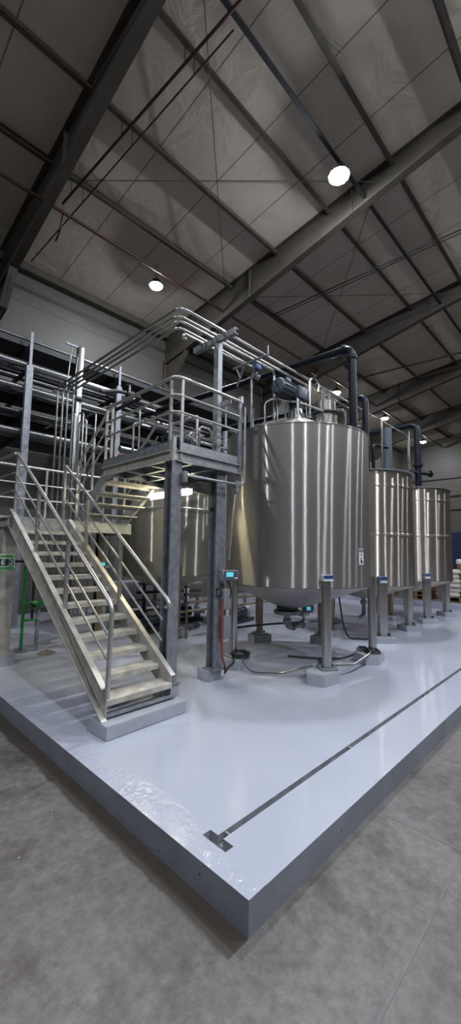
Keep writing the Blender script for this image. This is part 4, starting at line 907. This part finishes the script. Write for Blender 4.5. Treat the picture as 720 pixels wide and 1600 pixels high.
def bay_light(x, y, z, label, m='lamp', r=.155, track=None):
    t = thing('high_bay_light', label, 'light', (x, y, z), 'high bay lights under the roof')
    MB().lathe([(.03, z + .16), (.09, z + .15), (r * .9, z + .06), (r + .02, z + .02), (r + .02, z - .005), (r, z - .005)], (x, y), 32, cap=(True, False)).build('housing', 'dark', t)
    MB().lathe([(r, z - .002), (r * .92, z - .03), (r * .7, z - .055), (r * .35, z - .07), (.004, z - .074)], (x, y), 24).build('lens', m, t)
    MB().cyl((x, y, z + .15), (x, y, (track or zr(y)) + .0), .012, seg=8).build('hanger_rod', 'dark', t)
bay_light(4.95, 2.22, 8.70, 'brightest high bay lamp, below the cable track near the top', r=.18, track=9.0)
bay_light(4.02, 6.76, 8.18, 'high bay lamp on the left, above the pipe corner', 'lamp_side')
bay_light(13.1, 6.86, 8.20, 'small far lamp just above the lid gear of the largest tank', 'lamp_far')
bay_light(17.6, 6.75, 8.22, 'far lamp above the slim tank next to the largest', 'lamp_far')
bay_light(23.1, 6.8, 8.20, 'farthest lamp, near the gable wall above the last tank', 'lamp_far')
for x, y in ((-5.2, 4.2), (-5, -2.6), (9.0, -2.6), (4.2, -2.6), (-.4, -2.6), (14, -2.6), (19, -2.6), (4.2, -8.6), (-.4, -8.6), (12, -8.6)):
    bay_light(x, y, zr(y) - .7, 'high bay lamp outside the picture', 'lamp_side' if y > 6 else 'lamp')

# far end: blue sheet, sacks, pallets, wall pipes
nd = MB().box((XE - .06, 2.0, 0), (XE - .01, 6.15, 2.94)); struct(nd.build('door_1', 'navy_door', smooth=0), 'navy blue sheet door on the gable wall')
for i, z in enumerate((6.3, 5.2, 4.35)):
    pipe([(XE - .05, YW - .2, z), (XE - .05, -4, z)], .05 if i else .03, ('uppermost', 'middle', 'lowest')[i] + ' of three pipes along the gable wall', 'dark', bend=0, group='pipes on the gable wall')
sk = 0
pt = thing('pallet', 'wooden pallet under the stack of white sacks at the far right', 'pallet', (14.6, 3.0, 0))
for y in (2.3, 2.75, 3.2): MB().box((14.1, y, 0), (15.3, y + .12, .10)).build('bearer', 'wood', pt, smooth=0)
for k in range(6): MB().box((14.1 + .21 * k, 2.25, .10), (14.25 + .21 * k, 3.38, .13)).build('deck_board', 'wood', pt, smooth=0)
lv = ('bottom', 'second', 'third', 'fourth', 'fifth', 'top')
for k in range(6):
    for j in range(2):
        z = .13 + .155 * k; y0 = 2.28 + .55 * j + random.uniform(-.03, .03); x0 = 14.1 + random.uniform(-.05, .05)
        b = MB().bbox((x0, y0, z), (x0 + 1.15, y0 + .52, z + .15), .055); tag(b.build('sack', 'bag'), f'{lv[k]} white sack in the {("right", "left")[j]} column of the far pallet stack', 'sack', 'white sacks on the far pallet')
dr = thing('plastic_drum', 'white tub with brown body on top of the far sack stack', 'tub', (14.6, 2.8, 1.06))
MB().lathe([(.02, 1.07), (.2, 1.07), (.22, 1.28), (.02, 1.28)], (14.6, 2.8), 24).build('body', 'wood', dr); MB().lathe([(.24, 1.28), (.24, 1.40), (.2, 1.43), (.02, 1.43)], (14.6, 2.8), 24, cap=(True, False)).build('lid', 'white_drum', dr)
for k, (y, lbn) in enumerate(((3.9, 'nearest the sacks'), (5.3, 'in the middle'), (6.7, 'farthest from the sacks'))):
    pt = thing('pallet', f'low stack of brown wooden pallets beyond the kerb, {lbn}', 'pallet', (14, y, 0), 'brown pallets beyond the far kerb')
    for s_ in range(4):
        z = s_ * .14
        for a in (0, .5, 1.0): MB().box((13.9, y + a * .55, z), (15.1, y + a * .55 + .1, z + .10)).build('bearer', 'wood', pt, smooth=0)
        for a in range(6): MB().box((13.9 + .2 * a, y - .05, z + .10), (14.04 + .2 * a, y + .72, z + .13)).build('deck_board', 'wood', pt, smooth=0)

# ------------------------------------------------------------------ world, camera, view
w = bpy.data.worlds.new('hall'); SC.world = w; w.use_nodes = True
w.node_tree.nodes['Background'].inputs[0].default_value = (.05, .055, .06, 1); w.node_tree.nodes['Background'].inputs[1].default_value = .5
F = 625.26; p_, y_, r_ = rad(5.587), rad(44.185), rad(.854)
f = Vector((math.cos(p_) * math.cos(y_), math.cos(p_) * math.sin(y_), math.sin(p_))); rt = Vector((math.sin(y_), -math.cos(y_), 0)); up = rt.cross(f)
rt2 = rt * math.cos(r_) + up * math.sin(r_); up2 = -rt * math.sin(r_) + up * math.cos(r_)
cam = bpy.data.cameras.new('camera'); co = bpy.data.objects.new('camera', cam); COL.objects.link(co)
cam.sensor_fit = 'VERTICAL'; cam.sensor_height = 36; cam.lens = F / 1600 * 36; cam.clip_start = .05; cam.clip_end = 200
mw = Matrix((rt2, up2, -f)).transposed().to_4x4(); mw.translation = Vector((-1.377, -1.198, 1.6)) * K
co.matrix_world = mw; SC.camera = co
vs = SC.view_settings; vs.view_transform = 'Standard'; vs.look = 'None'; vs.gamma = 1; vs.exposure = 1.1; vs.use_curve_mapping = False
SC.cycles.use_denoising = True; SC.cycles.sample_clamp_indirect = 8; SC.cycles.max_bounces = 8; SC.cycles.caustics_reflective = False
